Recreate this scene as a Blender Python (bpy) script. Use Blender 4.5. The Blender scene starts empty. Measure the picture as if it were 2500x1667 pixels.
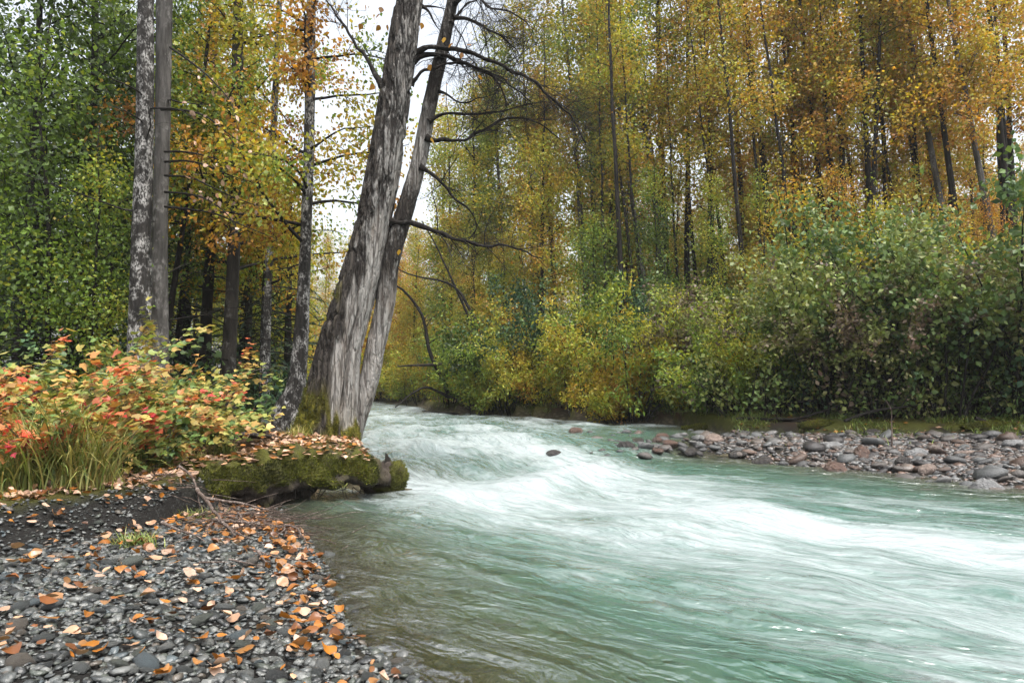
import bpy, math
import numpy as np
from mathutils import Vector, Matrix, Quaternion

# ------------------------------------------------------------------ camera, sky, sun, exposure
scene = bpy.context.scene
COL = scene.collection
CAM_Z, PITCH, F = 1.25, math.radians(4.0), 1667.0      # focal length in photograph pixels (24 mm on 36 mm)
cam_d = bpy.data.cameras.new('camera')
cam_d.lens, cam_d.sensor_width = 24.0, 36.0
cam_d.clip_start, cam_d.clip_end = 0.05, 3000.0
cam = bpy.data.objects.new('camera', cam_d)
COL.objects.link(cam)
cam.location = (0, 0, CAM_Z)
cam.rotation_euler = (math.pi / 2 + PITCH, 0, 0)
scene.camera = cam

SUN_EL, SUN_ROT = math.radians(68), math.radians(140)   # high veiled sun, a little behind the camera on the right
world = bpy.data.worlds.new('World')
scene.world = world
world.use_nodes = True
wn = world.node_tree
wn.nodes.clear()
sky = wn.nodes.new('ShaderNodeTexSky')
sky.sky_type = 'NISHITA'
sky.sun_disc = False
sky.sun_elevation, sky.sun_rotation = SUN_EL, SUN_ROT
sky.air_density, sky.dust_density, sky.ozone_density = 1.5, 6.0, 1.0
hsv = wn.nodes.new('ShaderNodeHueSaturation')
hsv.inputs['Saturation'].default_value = 0.35            # overcast: most of the blue is veiled
bg = wn.nodes.new('ShaderNodeBackground')
bg.inputs['Strength'].default_value = 0.15
wo = wn.nodes.new('ShaderNodeOutputWorld')
wn.links.new(sky.outputs[0], hsv.inputs['Color'])
wn.links.new(hsv.outputs[0], bg.inputs['Color'])
wn.links.new(bg.outputs[0], wo.inputs['Surface'])

sun_d = bpy.data.lights.new('sun', 'SUN')
sun_d.energy, sun_d.angle, sun_d.color = 1.4, math.radians(16), (1.0, 0.96, 0.91)
sun = bpy.data.objects.new('sun', sun_d)
COL.objects.link(sun)
S = Vector((math.sin(SUN_ROT) * math.cos(SUN_EL), math.cos(SUN_ROT) * math.cos(SUN_EL), math.sin(SUN_EL)))
sun.rotation_euler = (-S).to_track_quat('-Z', 'Y').to_euler()
sun.location = S * 60

vs = scene.view_settings
vs.view_transform, vs.look = 'Standard', 'None'
vs.exposure, vs.gamma = 1.36, 1.0
vs.use_curve_mapping = False
cy = scene.cycles
cy.max_bounces, cy.diffuse_bounces, cy.glossy_bounces = 6, 3, 2
cy.transmission_bounces, cy.transparent_max_bounces = 3, 8
cy.caustics_reflective = cy.caustics_refractive = False

# ------------------------------------------------------------------ helpers
RS = np.random.default_rng
TAB = RS(7).random(65536).astype(np.float64) * 2 - 1


def vnoise(p):
    """value noise in [-1,1]; p is (N,3) or (N,2)"""
    p = np.asarray(p, float)
    if p.shape[1] == 2:
        p = np.c_[p, np.zeros(len(p))]
    i = np.floor(p).astype(np.int64)
    f = p - i
    u = f * f * f * (f * (f * 6 - 15) + 10)
    out = np.zeros(len(p))
    for a in (0, 1):
        wx = u[:, 0] if a else 1 - u[:, 0]
        for b in (0, 1):
            wy = u[:, 1] if b else 1 - u[:, 1]
            for c in (0, 1):
                wz = u[:, 2] if c else 1 - u[:, 2]
                h = ((i[:, 0] + a) * 73856093 ^ (i[:, 1] + b) * 19349663 ^ (i[:, 2] + c) * 83492791)
                h = (h ^ (h >> 13)) & 0xffff
                out += wx * wy * wz * TAB[h]
    return out


def fbm(p, o=4, g=0.5):
    p = np.asarray(p, float)
    s, a, t = 0, 1.0, 0
    for k in range(o):
        s = s + a * vnoise(p * 2 ** k + 17.3 * k)
        t += a
        a *= g
    return s / t


def sstep(a, b, x):
    t = np.clip((np.asarray(x, float) - a) / (b - a), 0, 1)
    return t * t * (3 - 2 * t)


def W(px, py, Y):
    """world point seen at photograph pixel (px,py) at distance Y in front of the camera"""
    u, v = (px - 1250) / F, (833.5 - py) / F
    dx, dy, dz = u, math.cos(PITCH) - v * math.sin(PITCH), math.sin(PITCH) + v * math.cos(PITCH)
    return np.array((dx * Y / dy, Y, CAM_Z + dz * Y / dy))


def zt(y):
    y = np.asarray(y, float)
    return 0.25 * sstep(10.0, 16.0, y) + 0.004 * np.maximum(y - 16, 0)


def G(px, py, dz=0.0):
    """world XY where the pixel's ray meets the water level (+dz)"""
    u, v = (px - 1250) / F, (833.5 - py) / F
    dx, dy, dzz = u, math.cos(PITCH) - v * math.sin(PITCH), math.sin(PITCH) + v * math.cos(PITCH)
    Y = 10.0
    for _ in range(60):
        Y = 0.5 * Y + 0.5 * min(120, (float(zt(Y)) + dz - CAM_Z) / dzz * dy)
    return (dx * Y / dy, Y)


def mesh(name, V, Fs, mat=None, smooth=True, attrs=None):
    """V (N,3); Fs an (M,k) array or a list of such; attrs {name: per-vertex array}"""
    V = np.asarray(V, np.float32)
    if not isinstance(Fs, list):
        Fs = [Fs]
    Fs = [np.asarray(f, np.int32) for f in Fs if len(f)]
    me = bpy.data.meshes.new(name)
    me.vertices.add(len(V))
    me.vertices.foreach_set('co', V.ravel())
    nl = sum(f.size for f in Fs)
    npoly = sum(len(f) for f in Fs)
    me.loops.add(nl)
    me.polygons.add(npoly)
    me.loops.foreach_set('vertex_index', np.concatenate([f.ravel() for f in Fs]))
    tot = np.concatenate([np.full(len(f), f.shape[1], np.int32) for f in Fs])
    st = np.r_[0, np.cumsum(tot)[:-1]].astype(np.int32)
    me.polygons.foreach_set('loop_start', st)
    me.polygons.foreach_set('use_smooth', np.full(npoly, smooth, bool))
    for k, a in (attrs or {}).items():
        a = np.asarray(a, np.float32)
        if a.ndim == 1:
            me.attributes.new(k, 'FLOAT', 'POINT').data.foreach_set('value', a)
        else:
            me.attributes.new(k, 'FLOAT_VECTOR', 'POINT').data.foreach_set('vector', a.ravel())
    me.update(calc_edges=True)
    me.validate()
    if mat:
        me.materials.append(mat)
    return me


def obj(name, me, parent=None, **props):
    o = bpy.data.objects.new(name, me)
    COL.objects.link(o)
    if parent is not None:
        o.parent = parent
    for k, v in props.items():
        o[k] = v
    return o


def thing(name, label, cat, loc=(0, 0, 0), group=None):
    o = bpy.data.objects.new(name, None)
    COL.objects.link(o)
    o.location = loc
    o['label'], o['category'] = label, cat
    if group:
        o['group'] = group
    return o


class Geo:
    """collects pieces of geometry with per-vertex attributes"""
    def __init__(s):
        s.V, s.F, s.A, s.n = [], {}, {}, 0

    def add(s, V, Fs, **attrs):
        V = np.asarray(V, float)
        for f in (Fs if isinstance(Fs, list) else [Fs]):
            f = np.asarray(f)
            s.F.setdefault(f.shape[1], []).append(f + s.n)
        for k, a in attrs.items():
            s.A.setdefault(k, []).append(np.broadcast_to(np.asarray(a, float), (len(V),)) if np.ndim(a) < 2 else a)
        s.V.append(V)
        s.n += len(V)

    def mesh(s, name, mat, smooth=True):
        return mesh(name, np.concatenate(s.V), [np.concatenate(f) for f in s.F.values()], mat, smooth,
                    {k: np.concatenate(a) for k, a in s.A.items()})


def smooth_path(P, n):
    """Catmull-Rom through the points P (any columns), n samples"""
    P = np.asarray(P, float)
    m = len(P)
    if m == 2:
        t = np.linspace(0, 1, n)[:, None]
        return P[0] * (1 - t) + P[1] * t
    d = np.r_[0, np.cumsum(np.linalg.norm(np.diff(P[:, :3], axis=0), axis=1))]
    x = np.linspace(0, d[-1], n)
    k = np.clip(np.searchsorted(d, x, side='right') - 1, 0, m - 2)
    t = ((x - d[k]) / (d[k + 1] - d[k]))[:, None]
    tan = np.empty_like(P)
    tan[1:-1] = (P[2:] - P[:-2]) / (d[2:] - d[:-2])[:, None]
    tan[0], tan[-1] = (P[1] - P[0]) / (d[1] - d[0]), (P[-1] - P[-2]) / (d[-1] - d[-2])
    h = (d[k + 1] - d[k])[:, None]
    t2, t3 = t * t, t * t * t
    return (2 * t3 - 3 * t2 + 1) * P[k] + (t3 - 2 * t2 + t) * h * tan[k] + (-2 * t3 + 3 * t2) * P[k + 1] + (t3 - t2) * h * tan[k + 1]


def tube(path, rad, sides=5, cap=True):
    path = np.asarray(path, float)
    n = len(path)
    rad = np.broadcast_to(np.asarray(rad, float), (n,))
    T = np.gradient(path, axis=0)
    T /= np.linalg.norm(T, axis=1)[:, None] + 1e-9
    ref = np.array((0, 1.0, 0)) if abs(T[0, 1]) < 0.8 else np.array((1.0, 0, 0))
    U = ref - T * (T @ ref)[:, None]
    U /= np.linalg.norm(U, axis=1)[:, None] + 1e-9
    Vv = np.cross(T, U)
    a = np.linspace(0, 2 * np.pi, sides, endpoint=False)
    V = path[:, None] + rad[:, None, None] * (np.cos(a)[None, :, None] * U[:, None] + np.sin(a)[None, :, None] * Vv[:, None])
    i = np.arange(n - 1)[:, None] * sides
    j = np.arange(sides)[None]
    q = np.stack([i + j, i + (j + 1) % sides, i + sides + (j + 1) % sides, i + sides + j], -1).reshape(-1, 4)
    return V.reshape(-1, 3), q


def rot_basis(d, rng, roll=None):
    """orthonormal bases (N,3,3), columns x,y,z with y along d"""
    d = d / (np.linalg.norm(d, axis=1)[:, None] + 1e-9)
    r = rng.normal(size=d.shape) if roll is None else roll
    x = np.cross(d, r)
    x /= np.linalg.norm(x, axis=1)[:, None] + 1e-9
    z = np.cross(x, d)
    return np.stack([x, d, z], 2)


def ovate(seed, rows=7, cols=4):
    """broad pointed leaf of several rows, cupped and curled, with a stalk"""
    r = RS(seed)
    t = np.linspace(0, 1, rows)
    w = .40 * np.sin(np.pi * t ** .78) ** .75
    w[0], w[-1] = .03, .012
    u = np.linspace(-1, 1, cols)
    cup, curl, tw = r.uniform(-.4, .9), r.normal(0, .75), r.normal(0, .8)
    x = w[:, None] * u[None]
    zz = cup * x ** 2 * 2.2 + curl * (t[:, None] - .45) ** 2 + tw * x * (t[:, None] - .4) + r.normal(0, .018, (rows, cols))
    V = np.stack([x, np.broadcast_to(t[:, None], x.shape) - .45, zz], 2).reshape(-1, 3)
    k = np.arange(rows - 1)[:, None] * cols + np.arange(cols - 1)[None]
    a = k.ravel()
    Fc = np.r_[np.stack([a, a + 1, a + cols + 1], 1), np.stack([a, a + cols + 1, a + cols], 1)]
    n = len(V)
    V = np.r_[V, [(-.014, -.45, 0), (.014, -.45, 0), (.06 + r.normal(0, .08), -.85, .06)]]
    return V, np.r_[Fc, [(n, n + 1, n + 2)]]


# leaf outlines, y runs from stalk to tip, length 1
LEAF4 = (np.array([(0, 0, 0), (.34, .42, .07), (0, 1, -.03), (-.34, .42, .07)]), np.array([(0, 1, 2), (0, 2, 3)]))
LEAF8 = (np.array([(0, 0, 0), (.25, .12, .05), (.38, .38, .09), (.22, .72, .05), (0, 1, -.06), (-.22, .72, .06), (-.38, .38, .08), (-.25, .12, .04), (0, .4, 0)]),
         np.array([(8, 0, 1), (8, 1, 2), (8, 2, 3), (8, 3, 4), (8, 4, 5), (8, 5, 6), (8, 6, 7), (8, 7, 0)]))
LOBED = (np.array([(0, 0, 0), (.28, .02, .03), (.52, .42, .08), (.24, .5, .04), (.2, .66, .05), (0, 1, -.06), (-.2, .66, .05), (-.24, .5, .04), (-.52, .42, .08), (-.28, .02, .03), (0, .42, 0)]),
         np.array([(10, k, (k + 1) % 10) for k in range(10)]))
NARROW = (np.array([(0, 0, 0), (.22, .4, .04), (0, 1, -.1), (-.22, .4, .04)]), np.array([(0, 1, 2), (0, 2, 3)]))


def leaf_cloud(pos, size, d, rng, shape=LEAF4, roll=None, bend=0.0):
    """one leaf at every pos; returns V, F and index of the leaf per vertex"""
    T, Fc = shape
    N, k = len(pos), len(T)
    B = rot_basis(d, rng, roll)
    t = np.broadcast_to(T, (N, k, 3)).copy()
    t[:, :, 0] *= rng.uniform(.8, 1.25, N)[:, None]
    t[:, :, 2] *= rng.uniform(-.6, 1.8, N)[:, None]
    if bend:
        t[:, :, 2] -= (rng.normal(0, bend, N)[:, None]) * t[:, :, 1] ** 2
    t *= np.broadcast_to(size, (N,))[:, None, None]
    V = np.einsum('nij,nkj->nki', B, t) + pos[:, None]
    Fa = (np.arange(N)[:, None, None] * k + Fc[None]).reshape(-1, 3)
    return V.reshape(-1, 3), Fa, np.repeat(np.arange(N), k)


# ------------------------------------------------------------------ materials
def new_mat(name):
    m = bpy.data.materials.new(name)
    m.use_nodes = True
    m.node_tree.nodes.clear()
    return m, m.node_tree


def nd(nt, typ, ins=None, **kw):
    n = nt.nodes.new(typ)
    for k, v in kw.items():
        setattr(n, k, v)
    for k, v in (ins or {}).items():
        if hasattr(v, 'is_output'):
            nt.links.new(v, n.inputs[k])
        else:
            n.inputs[k].default_value = v
    return n


def ramp(nt, fac, stops, interp='LINEAR'):
    n = nt.nodes.new('ShaderNodeValToRGB')
    n.color_ramp.interpolation = interp
    el = n.color_ramp.elements
    while len(el) < len(stops):
        el.new(0.5)
    for e, (p, c) in zip(el, stops):
        e.position = p
        e.color = (c, c, c, 1) if np.isscalar(c) else (*c, 1)
    nt.links.new(fac, n.inputs[0])
    return n.outputs[0]


def mth(nt, op, a, b=None, clamp=False):
    n = nt.nodes.new('ShaderNodeMath')
    n.operation, n.use_clamp = op, clamp
    for i, v in enumerate((a, b)):
        if v is None:
            continue
        if hasattr(v, 'is_output'):
            nt.links.new(v, n.inputs[i])
        else:
            n.inputs[i].default_value = v
    return n.outputs[0]


def mixc(nt, fac, a, b, blend='MIX'):
    n = nt.nodes.new('ShaderNodeMix')
    n.data_type, n.blend_type = 'RGBA', blend
    for s, v in ((n.inputs[0], fac), (n.inputs[6], a), (n.inputs[7], b)):
        if hasattr(v, 'is_output'):
            nt.links.new(v, s)
        elif np.isscalar(v):
            s.default_value = v
        else:
            s.default_value = (*v, 1)
    return n.outputs[2]


def attr(nt, name, kind='GEOMETRY'):
    n = nt.nodes.new('ShaderNodeAttribute')
    n.attribute_name, n.attribute_type = name, kind
    return n


def noise(nt, vec, scale, detail=4, rough=.55, mapscale=None):
    if mapscale:
        vec = nd(nt, 'ShaderNodeMapping', {'Vector': vec, 'Scale': mapscale}).outputs[0]
    return nd(nt, 'ShaderNodeTexNoise', {'Vector': vec, 'Scale': scale, 'Detail': detail, 'Roughness': rough}).outputs[0]


def finish(nt, sh):
    nd(nt, 'ShaderNodeOutputMaterial', {'Surface': sh})


def bumpn(nt, h, dist, strength=1.0):
    return nd(nt, 'ShaderNodeBump', {'Height': h, 'Distance': dist, 'Strength': strength}).outputs[0]


AUTUMN = [(0.0, (.026, .046, .013)), (.16, (.055, .092, .018)), (.32, (.135, .215, .035)), (.46, (.28, .30, .04)), (.60, (.36, .275, .03)),
          (.72, (.38, .20, .026)), (.82, (.33, .14, .022)), (.92, (.24, .125, .035)), (1.0, (.15, .08, .035))]
REDS = [(0.0, (.06, .12, .05)), (.25, (.11, .175, .045)), (.45, (.26, .26, .065)), (.60, (.40, .26, .08)), (.75, (.46, .14, .06)), (.88, (.44, .055, .032)), (1.0, (.30, .03, .05))]
DULL = [(0.0, (.03, .07, .035)), (.3, (.105, .165, .045)), (.55, (.20, .22, .06)), (.75, (.135, .105, .07)), (1.0, (.11, .07, .055))]


def foliage_mat(name, stops, transl=.45, rough=.45):
    m, nt = new_mat(name)
    h = mth(nt, 'ADD', attr(nt, 'hue').outputs['Fac'], attr(nt, 'autumn', 'OBJECT').outputs['Fac'], True)
    c = ramp(nt, h, stops)
    r = attr(nt, 'rnd').outputs['Fac']
    v = mth(nt, 'ADD', mth(nt, 'MULTIPLY', r, .85), .62)
    c = mixc(nt, 1.0, c, nd(nt, 'ShaderNodeCombineColor', {0: v, 1: v, 2: v}).outputs[0], 'MULTIPLY')
    p = nd(nt, 'ShaderNodeBsdfPrincipled', {'Base Color': c, 'Roughness': rough, 'Specular IOR Level': .35})
    t = nd(nt, 'ShaderNodeBsdfTranslucent', {'Color': mixc(nt, 1.0, c, (1.25, 1.2, .7), 'MULTIPLY')})
    finish(nt, nd(nt, 'ShaderNodeMixShader', {0: transl, 1: p.outputs[0], 2: t.outputs[0]}).outputs[0])
    return m


M_LEAF = foliage_mat('autumn_leaves', AUTUMN)
M_SHRUB = foliage_mat('red_gold_leaves', REDS, .3)
M_DULL = foliage_mat('dull_green_leaves', DULL, .3)
GRASSC = [(0.0, (.06, .10, .025)), (.35, (.15, .20, .05)), (.65, (.33, .29, .10)), (1.0, (.42, .26, .10))]
M_GRASS = foliage_mat('grass_blades', GRASSC, .3)
MOSSC = [(0.0, (.018, .022, .006)), (.35, (.055, .062, .010)), (.7, (.13, .145, .012)), (1.0, (.13, .09, .025))]
M_MOSS = foliage_mat('moss', MOSSC, .2, .8)
NEEDLE = [(0.0, (.012, .03, .018)), (.5, (.025, .055, .028)), (1.0, (.06, .07, .03))]
M_NEEDLE = foliage_mat('spruce_needles', NEEDLE, .1, .6)
FALLEN = [(0.0, (.43, .30, .225)), (.3, (.34, .20, .12)), (.5, (.29, .14, .05)), (.7, (.31, .115, .016)), (.85, (.16, .058, .018)), (1.0, (.07, .034, .02))]
M_FALLEN = foliage_mat('fallen_leaf', FALLEN, .12, .32)
_nt = M_FALLEN.node_tree
_pb = next(n for n in _nt.nodes if n.type == 'BSDF_PRINCIPLED')
_co = nd(_nt, 'ShaderNodeNewGeometry').outputs['Position']
_sp = mth(_nt, 'MULTIPLY', ramp(_nt, noise(_nt, _co, 34, 3, .6), [(.52, 0.0), (.70, .75)]), ramp(_nt, noise(_nt, _co, 7, 2), [(.35, 0.0), (.6, 1.0)]))
_src = _pb.inputs['Base Color'].links[0].from_socket
_nt.links.new(mixc(_nt, _sp, _src, (.13, .055, .025)), _pb.inputs['Base Color'])


def bark_mat(name, dark, mid, light, lich=.5, sc=1.0, bands=False):
    m, nt = new_mat(name)
    co = nd(nt, 'ShaderNodeTexCoord').outputs['Object']
    f = noise(nt, co, 9 * sc, 6, .65, (1, 1, .16))
    l = noise(nt, co, 3.2 * sc, 5, .7, (1, 1, .7) if not bands else (.5, .5, 1.6))
    l2 = noise(nt, co, 22 * sc, 3, .6, (1, 1, .5) if not bands else (.5, .5, 1.5))
    c = mixc(nt, ramp(nt, f, [(.38, 0.0), (.62, 1.0)]), dark, mid)
    pl = mth(nt, 'MULTIPLY', ramp(nt, l, [(.62 - .25 * lich, 0.0), (.72 - .2 * lich, 1.0)]), ramp(nt, l2, [(.42, 0.0), (.55, 1.0)]))
    c = mixc(nt, pl, c, light)
    hh = mth(nt, 'ADD', f, mth(nt, 'MULTIPLY', l2, .3))
    p = nd(nt, 'ShaderNodeBsdfPrincipled', {'Base Color': c, 'Roughness': .85, 'Specular IOR Level': .2, 'Normal': bumpn(nt, hh, .03)})
    finish(nt, p.outputs[0])
    return m


M_BARK = bark_mat('grey_brown_bark', (.014, .012, .010), (.050, .043, .036), (.17, .16, .15), .3)
M_PALE = bark_mat('pale_poplar_bark', (.035, .032, .029), (.10, .094, .087), (.21, .20, .19), .45)
M_BIRCH = bark_mat('lichen_spotted_bark', (.010, .009, .008), (.034, .031, .028), (.36, .35, .335), .62, 1.9)
M_DARK = bark_mat('dark_bark', (.007, .006, .005), (.022, .018, .015), (.09, .085, .078), .12)
M_STICK = bark_mat('driftwood_stick', (.05, .035, .028), (.16, .12, .10), (.32, .27, .24), .5, 5)


def main_bark():
    m, nt = new_mat('furrowed_cottonwood_bark')
    co = nd(nt, 'ShaderNodeTexCoord').outputs['Object']
    bare, moss, fur = attr(nt, 'bare').outputs['Fac'], attr(nt, 'moss').outputs['Fac'], attr(nt, 'furrow_shade').outputs['Fac']
    f = noise(nt, co, 16, 6, .65, (1, 1, .2))
    l = noise(nt, co, 6, 6, .7, (1, 1, .45))
    bk = mixc(nt, ramp(nt, f, [(.38, 0.0), (.64, 1.0)]), (.020, .016, .013), (.075, .064, .054))
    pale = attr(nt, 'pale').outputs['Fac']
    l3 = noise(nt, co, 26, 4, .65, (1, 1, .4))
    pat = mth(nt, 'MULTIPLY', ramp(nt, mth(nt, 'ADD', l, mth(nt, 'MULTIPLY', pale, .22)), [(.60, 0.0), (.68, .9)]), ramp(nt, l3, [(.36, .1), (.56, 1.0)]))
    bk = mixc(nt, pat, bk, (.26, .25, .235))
    ck2 = noise(nt, co, 10, 4, .55, (1, 1, .17))
    cm2 = ramp(nt, ck2, [(.44, 0.0), (.48, 1.0), (.505, 1.0), (.545, 0.0)])
    bk = mixc(nt, mth(nt, 'MULTIPLY', cm2, .85), bk, (.014, .011, .009))
    bk = mixc(nt, mth(nt, 'MULTIPLY', fur, .9), bk, (.018, .014, .012))  # shade of the cracks and the hollow put into the bark colour
    g = noise(nt, co, 26, 6, .68, (1, 1, .06))
    g2 = noise(nt, co, 5, 4, .6, (1, 1, .2))
    wd = mixc(nt, ramp(nt, g, [(.36, 0.0), (.6, 1.0)]), (.14, .125, .11), (.33, .315, .295))
    wd = mixc(nt, ramp(nt, g2, [(.52, 0.0), (.75, .6)]), wd, (.17, .13, .10))
    ck = noise(nt, co, 11, 3, .5, (1, 1, .07))
    cm = ramp(nt, ck, [(.455, 0.0), (.487, 1.0), (.50, 1.0), (.53, 0.0)])
    wd = mixc(nt, mth(nt, 'MULTIPLY', cm, .8), wd, (.05, .04, .034))
    c = mixc(nt, bare, bk, wd)
    ms = mixc(nt, noise(nt, co, 30, 4), (.05, .05, .008), (.22, .19, .02))
    c = mixc(nt, moss, c, ms)
    h = mth(nt, 'SUBTRACT', mth(nt, 'ADD', mth(nt, 'MULTIPLY', f, .8), mth(nt, 'MULTIPLY', g, .5)), mth(nt, 'MULTIPLY', mth(nt, 'MAXIMUM', cm, cm2), .6))
    p = nd(nt, 'ShaderNodeBsdfPrincipled', {'Base Color': c, 'Roughness': .8, 'Specular IOR Level': .25, 'Normal': bumpn(nt, h, .03)})
    finish(nt, p.outputs[0])
    return m


M_MAIN = main_bark()


def log_mat():
    m, nt = new_mat('mossy_log_surface')
    co = nd(nt, 'ShaderNodeTexCoord').outputs['Object']
    moss = attr(nt, 'moss').outputs['Fac']
    n1 = noise(nt, co, 7, 6, .7)
    so = mixc(nt, n1, (.012, .010, .008), (.07, .055, .045))
    ms = mixc(nt, noise(nt, co, 18, 5), (.02, .022, .005), (.085, .085, .012))
    c = mixc(nt, mth(nt, 'MULTIPLY', moss, ramp(nt, n1, [(.25, 0.0), (.5, 1.0)])), so, ms)
    p = nd(nt, 'ShaderNodeBsdfPrincipled', {'Base Color': c, 'Roughness': .85, 'Specular IOR Level': .2, 'Normal': bumpn(nt, n1, .06)})
    finish(nt, p.outputs[0])
    return m


M_LOG = log_mat()


def stone_mat(name, stops, rough=.38, dark=.78):
    m, nt = new_mat(name)
    co = nd(nt, 'ShaderNodeTexCoord').outputs['Object']
    r = attr(nt, 'rnd').outputs['Fac']
    c = ramp(nt, r, stops, 'CONSTANT')
    n1 = noise(nt, co, 14, 5, .65)
    n2 = noise(nt, co, 60, 3, .6)
    v = ramp(nt, n1, [(.3, .45), (.7, 1.4)])
    c = mixc(nt, 1.0, c, v, 'MULTIPLY')
    c = mixc(nt, 1.0, c, (dark, dark, dark), 'MULTIPLY')
    p = nd(nt, 'ShaderNodeBsdfPrincipled', {'Base Color': c, 'Roughness': rough, 'Specular IOR Level': .5, 'Normal': bumpn(nt, mth(nt, 'ADD', n1, mth(nt, 'MULTIPLY', n2, .3)), .012)})
    finish(nt, p.outputs[0])
    return m


M_PEB = stone_mat('blue_grey_pebble', [(0, (.105, .112, .108)), (.18, (.06, .066, .064)), (.36, (.155, .16, .152)), (.5, (.085, .095, .08)), (.64, (.040, .043, .043)),
                                       (.76, (.215, .222, .208)), (.86, (.115, .10, .082)), (.94, (.09, .112, .12))], .33, .70)
M_COB = stone_mat('river_cobble', [(0, (.13, .115, .105)), (.16, (.10, .10, .10)), (.3, (.17, .14, .12)), (.44, (.13, .085, .065)), (.55, (.14, .145, .145)),
                                   (.67, (.055, .05, .05)), (.78, (.22, .145, .11)), (.86, (.20, .195, .19)), (.94, (.13, .09, .072))], .33, .62)


def ground_mat():
    m, nt = new_mat('river_bank_ground')
    co = nd(nt, 'ShaderNodeTexCoord').outputs['Object']
    bank, wet, moss = attr(nt, 'bank').outputs['Fac'], attr(nt, 'wet').outputs['Fac'], attr(nt, 'moss').outputs['Fac']
    n1, n2 = noise(nt, co, 3, 6, .65), noise(nt, co, 30, 5, .7)
    vo = nd(nt, 'ShaderNodeTexVoronoi', {'Vector': co, 'Scale': 40.0})
    soil = mixc(nt, n2, (.006, .0055, .005), (.028, .026, .024))
    grit = mixc(nt, ramp(nt, vo.outputs['Color'], [(.3, 0.0), (.8, 1.0)]), (.014, .014, .013), (.06, .064, .06))
    soil = mixc(nt, ramp(nt, vo.outputs['Distance'], [(.2, .75), (.5, 0.0)]), soil, grit)
    lit = mixc(nt, n2, (.022, .014, .008), (.11, .06, .03))
    lit = mixc(nt, ramp(nt, n1, [(.45, 0.0), (.65, .7)]), lit, (.028, .032, .014))
    c = mixc(nt, bank, soil, lit)
    c = mixc(nt, moss, c, mixc(nt, n2, (.04, .05, .01), (.13, .14, .02)))
    vb = nd(nt, 'ShaderNodeTexVoronoi', {'Vector': co, 'Scale': 7.0})
    bed = mixc(nt, ramp(nt, vb.outputs['Distance'], [(.1, 1.0), (.6, 0.0)]), (.05, .045, .028), (.17, .15, .10))
    c = mixc(nt, wet, c, bed)
    h = mth(nt, 'ADD', n2, mth(nt, 'MULTIPLY', n1, 1.0))
    p = nd(nt, 'ShaderNodeBsdfPrincipled', {'Base Color': c, 'Roughness': .85, 'Specular IOR Level': .12, 'Normal': bumpn(nt, h, .05)})
    finish(nt, p.outputs[0])
    return m


def water_mat():
    m, nt = new_mat('glacial_river_water')
    fl = attr(nt, 'flow').outputs['Vector']
    foam_a, dep = attr(nt, 'foam').outputs['Fac'], attr(nt, 'depth').outputs['Fac']
    wv = noise(nt, fl, 1.0, 3, .55, (.8, 1.3, 1))
    wf = nd(nt, 'ShaderNodeCombineXYZ', {0: 0.0, 1: mth(nt, 'MULTIPLY', mth(nt, 'SUBTRACT', wv, .5), .55), 2: 0.0}).outputs[0]
    fw = nd(nt, 'ShaderNodeVectorMath', {0: fl, 1: wf}, operation='ADD').outputs[0]         # streaks that wander a little
    n1 = noise(nt, fw, 1.0, 5, .62, (.8, 3.0, 1))
    n2 = noise(nt, fw, 1.0, 5, .62, (2.2, 12, 1))
    n3 = noise(nt, fw, 1.0, 5, .7, (6, 13, 1))
    sgn = mth(nt, 'ADD', mth(nt, 'MULTIPLY', mth(nt, 'SUBTRACT', n1, .5), 1.2),
              mth(nt, 'ADD', mth(nt, 'MULTIPLY', mth(nt, 'SUBTRACT', n2, .5), 1.0), mth(nt, 'MULTIPLY', mth(nt, 'SUBTRACT', n3, .5), .7)))
    fm = mth(nt, 'ADD', foam_a, mth(nt, 'MULTIPLY', sgn, .85))
    foam = ramp(nt, fm, [(.16, 0.0), (.42, .18), (.70, .58), (1.1 / 1.1, .97)])
    hb = mth(nt, 'ADD', mth(nt, 'MULTIPLY', noise(nt, fw, 1.0, 3, .5, (2.2, 4.6, 1)), 1.0), mth(nt, 'MULTIPLY', noise(nt, fw, 1.0, 3, .5, (7, 12, 1)), .16))
    nrm = bumpn(nt, hb, .16)
    body_c = ramp(nt, dep, [(.02, (.10, .09, .05)), (.25, (.070, .095, .058)), (.5, (.052, .110, .082)), (1.0, (.042, .108, .088))])
    body_d = nd(nt, 'ShaderNodeBsdfDiffuse', {'Color': body_c, 'Normal': nrm})
    tr = nd(nt, 'ShaderNodeBsdfTransparent', {'Color': (.80, .84, .74, 1)})
    body = nd(nt, 'ShaderNodeMixShader', {0: ramp(nt, dep, [(0.0, .06), (.25, .5), (.55, .93), (1.0, 1.0)]), 1: tr.outputs[0], 2: body_d.outputs[0]})
    gl = nd(nt, 'ShaderNodeBsdfGlossy', {'Color': (1, 1, 1, 1), 'Roughness': .19, 'Normal': nrm})
    ior = ramp(nt, dep, [(.0, 1.0), (.35, .75), (.8, .0)])
    ior = mth(nt, 'ADD', 1.40, mth(nt, 'MULTIPLY', ior, 1.3))       # index raised over the shallows to strengthen their sky reflection
    fr = nd(nt, 'ShaderNodeFresnel', {'IOR': ior, 'Normal': nrm})
    wat = nd(nt, 'ShaderNodeMixShader', {0: fr.outputs[0], 1: body.outputs[0], 2: gl.outputs[0]})
    fo = nd(nt, 'ShaderNodeBsdfPrincipled', {'Base Color': (.345, .395, .40, 1), 'Roughness': .5, 'Specular IOR Level': .3, 'Normal': bumpn(nt, mth(nt, 'ADD', n1, mth(nt, 'MULTIPLY', n2, .7)), .16)})
    finish(nt, nd(nt, 'ShaderNodeMixShader', {0: foam, 1: wat.outputs[0], 2: fo.outputs[0]}).outputs[0])
    return m


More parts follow.
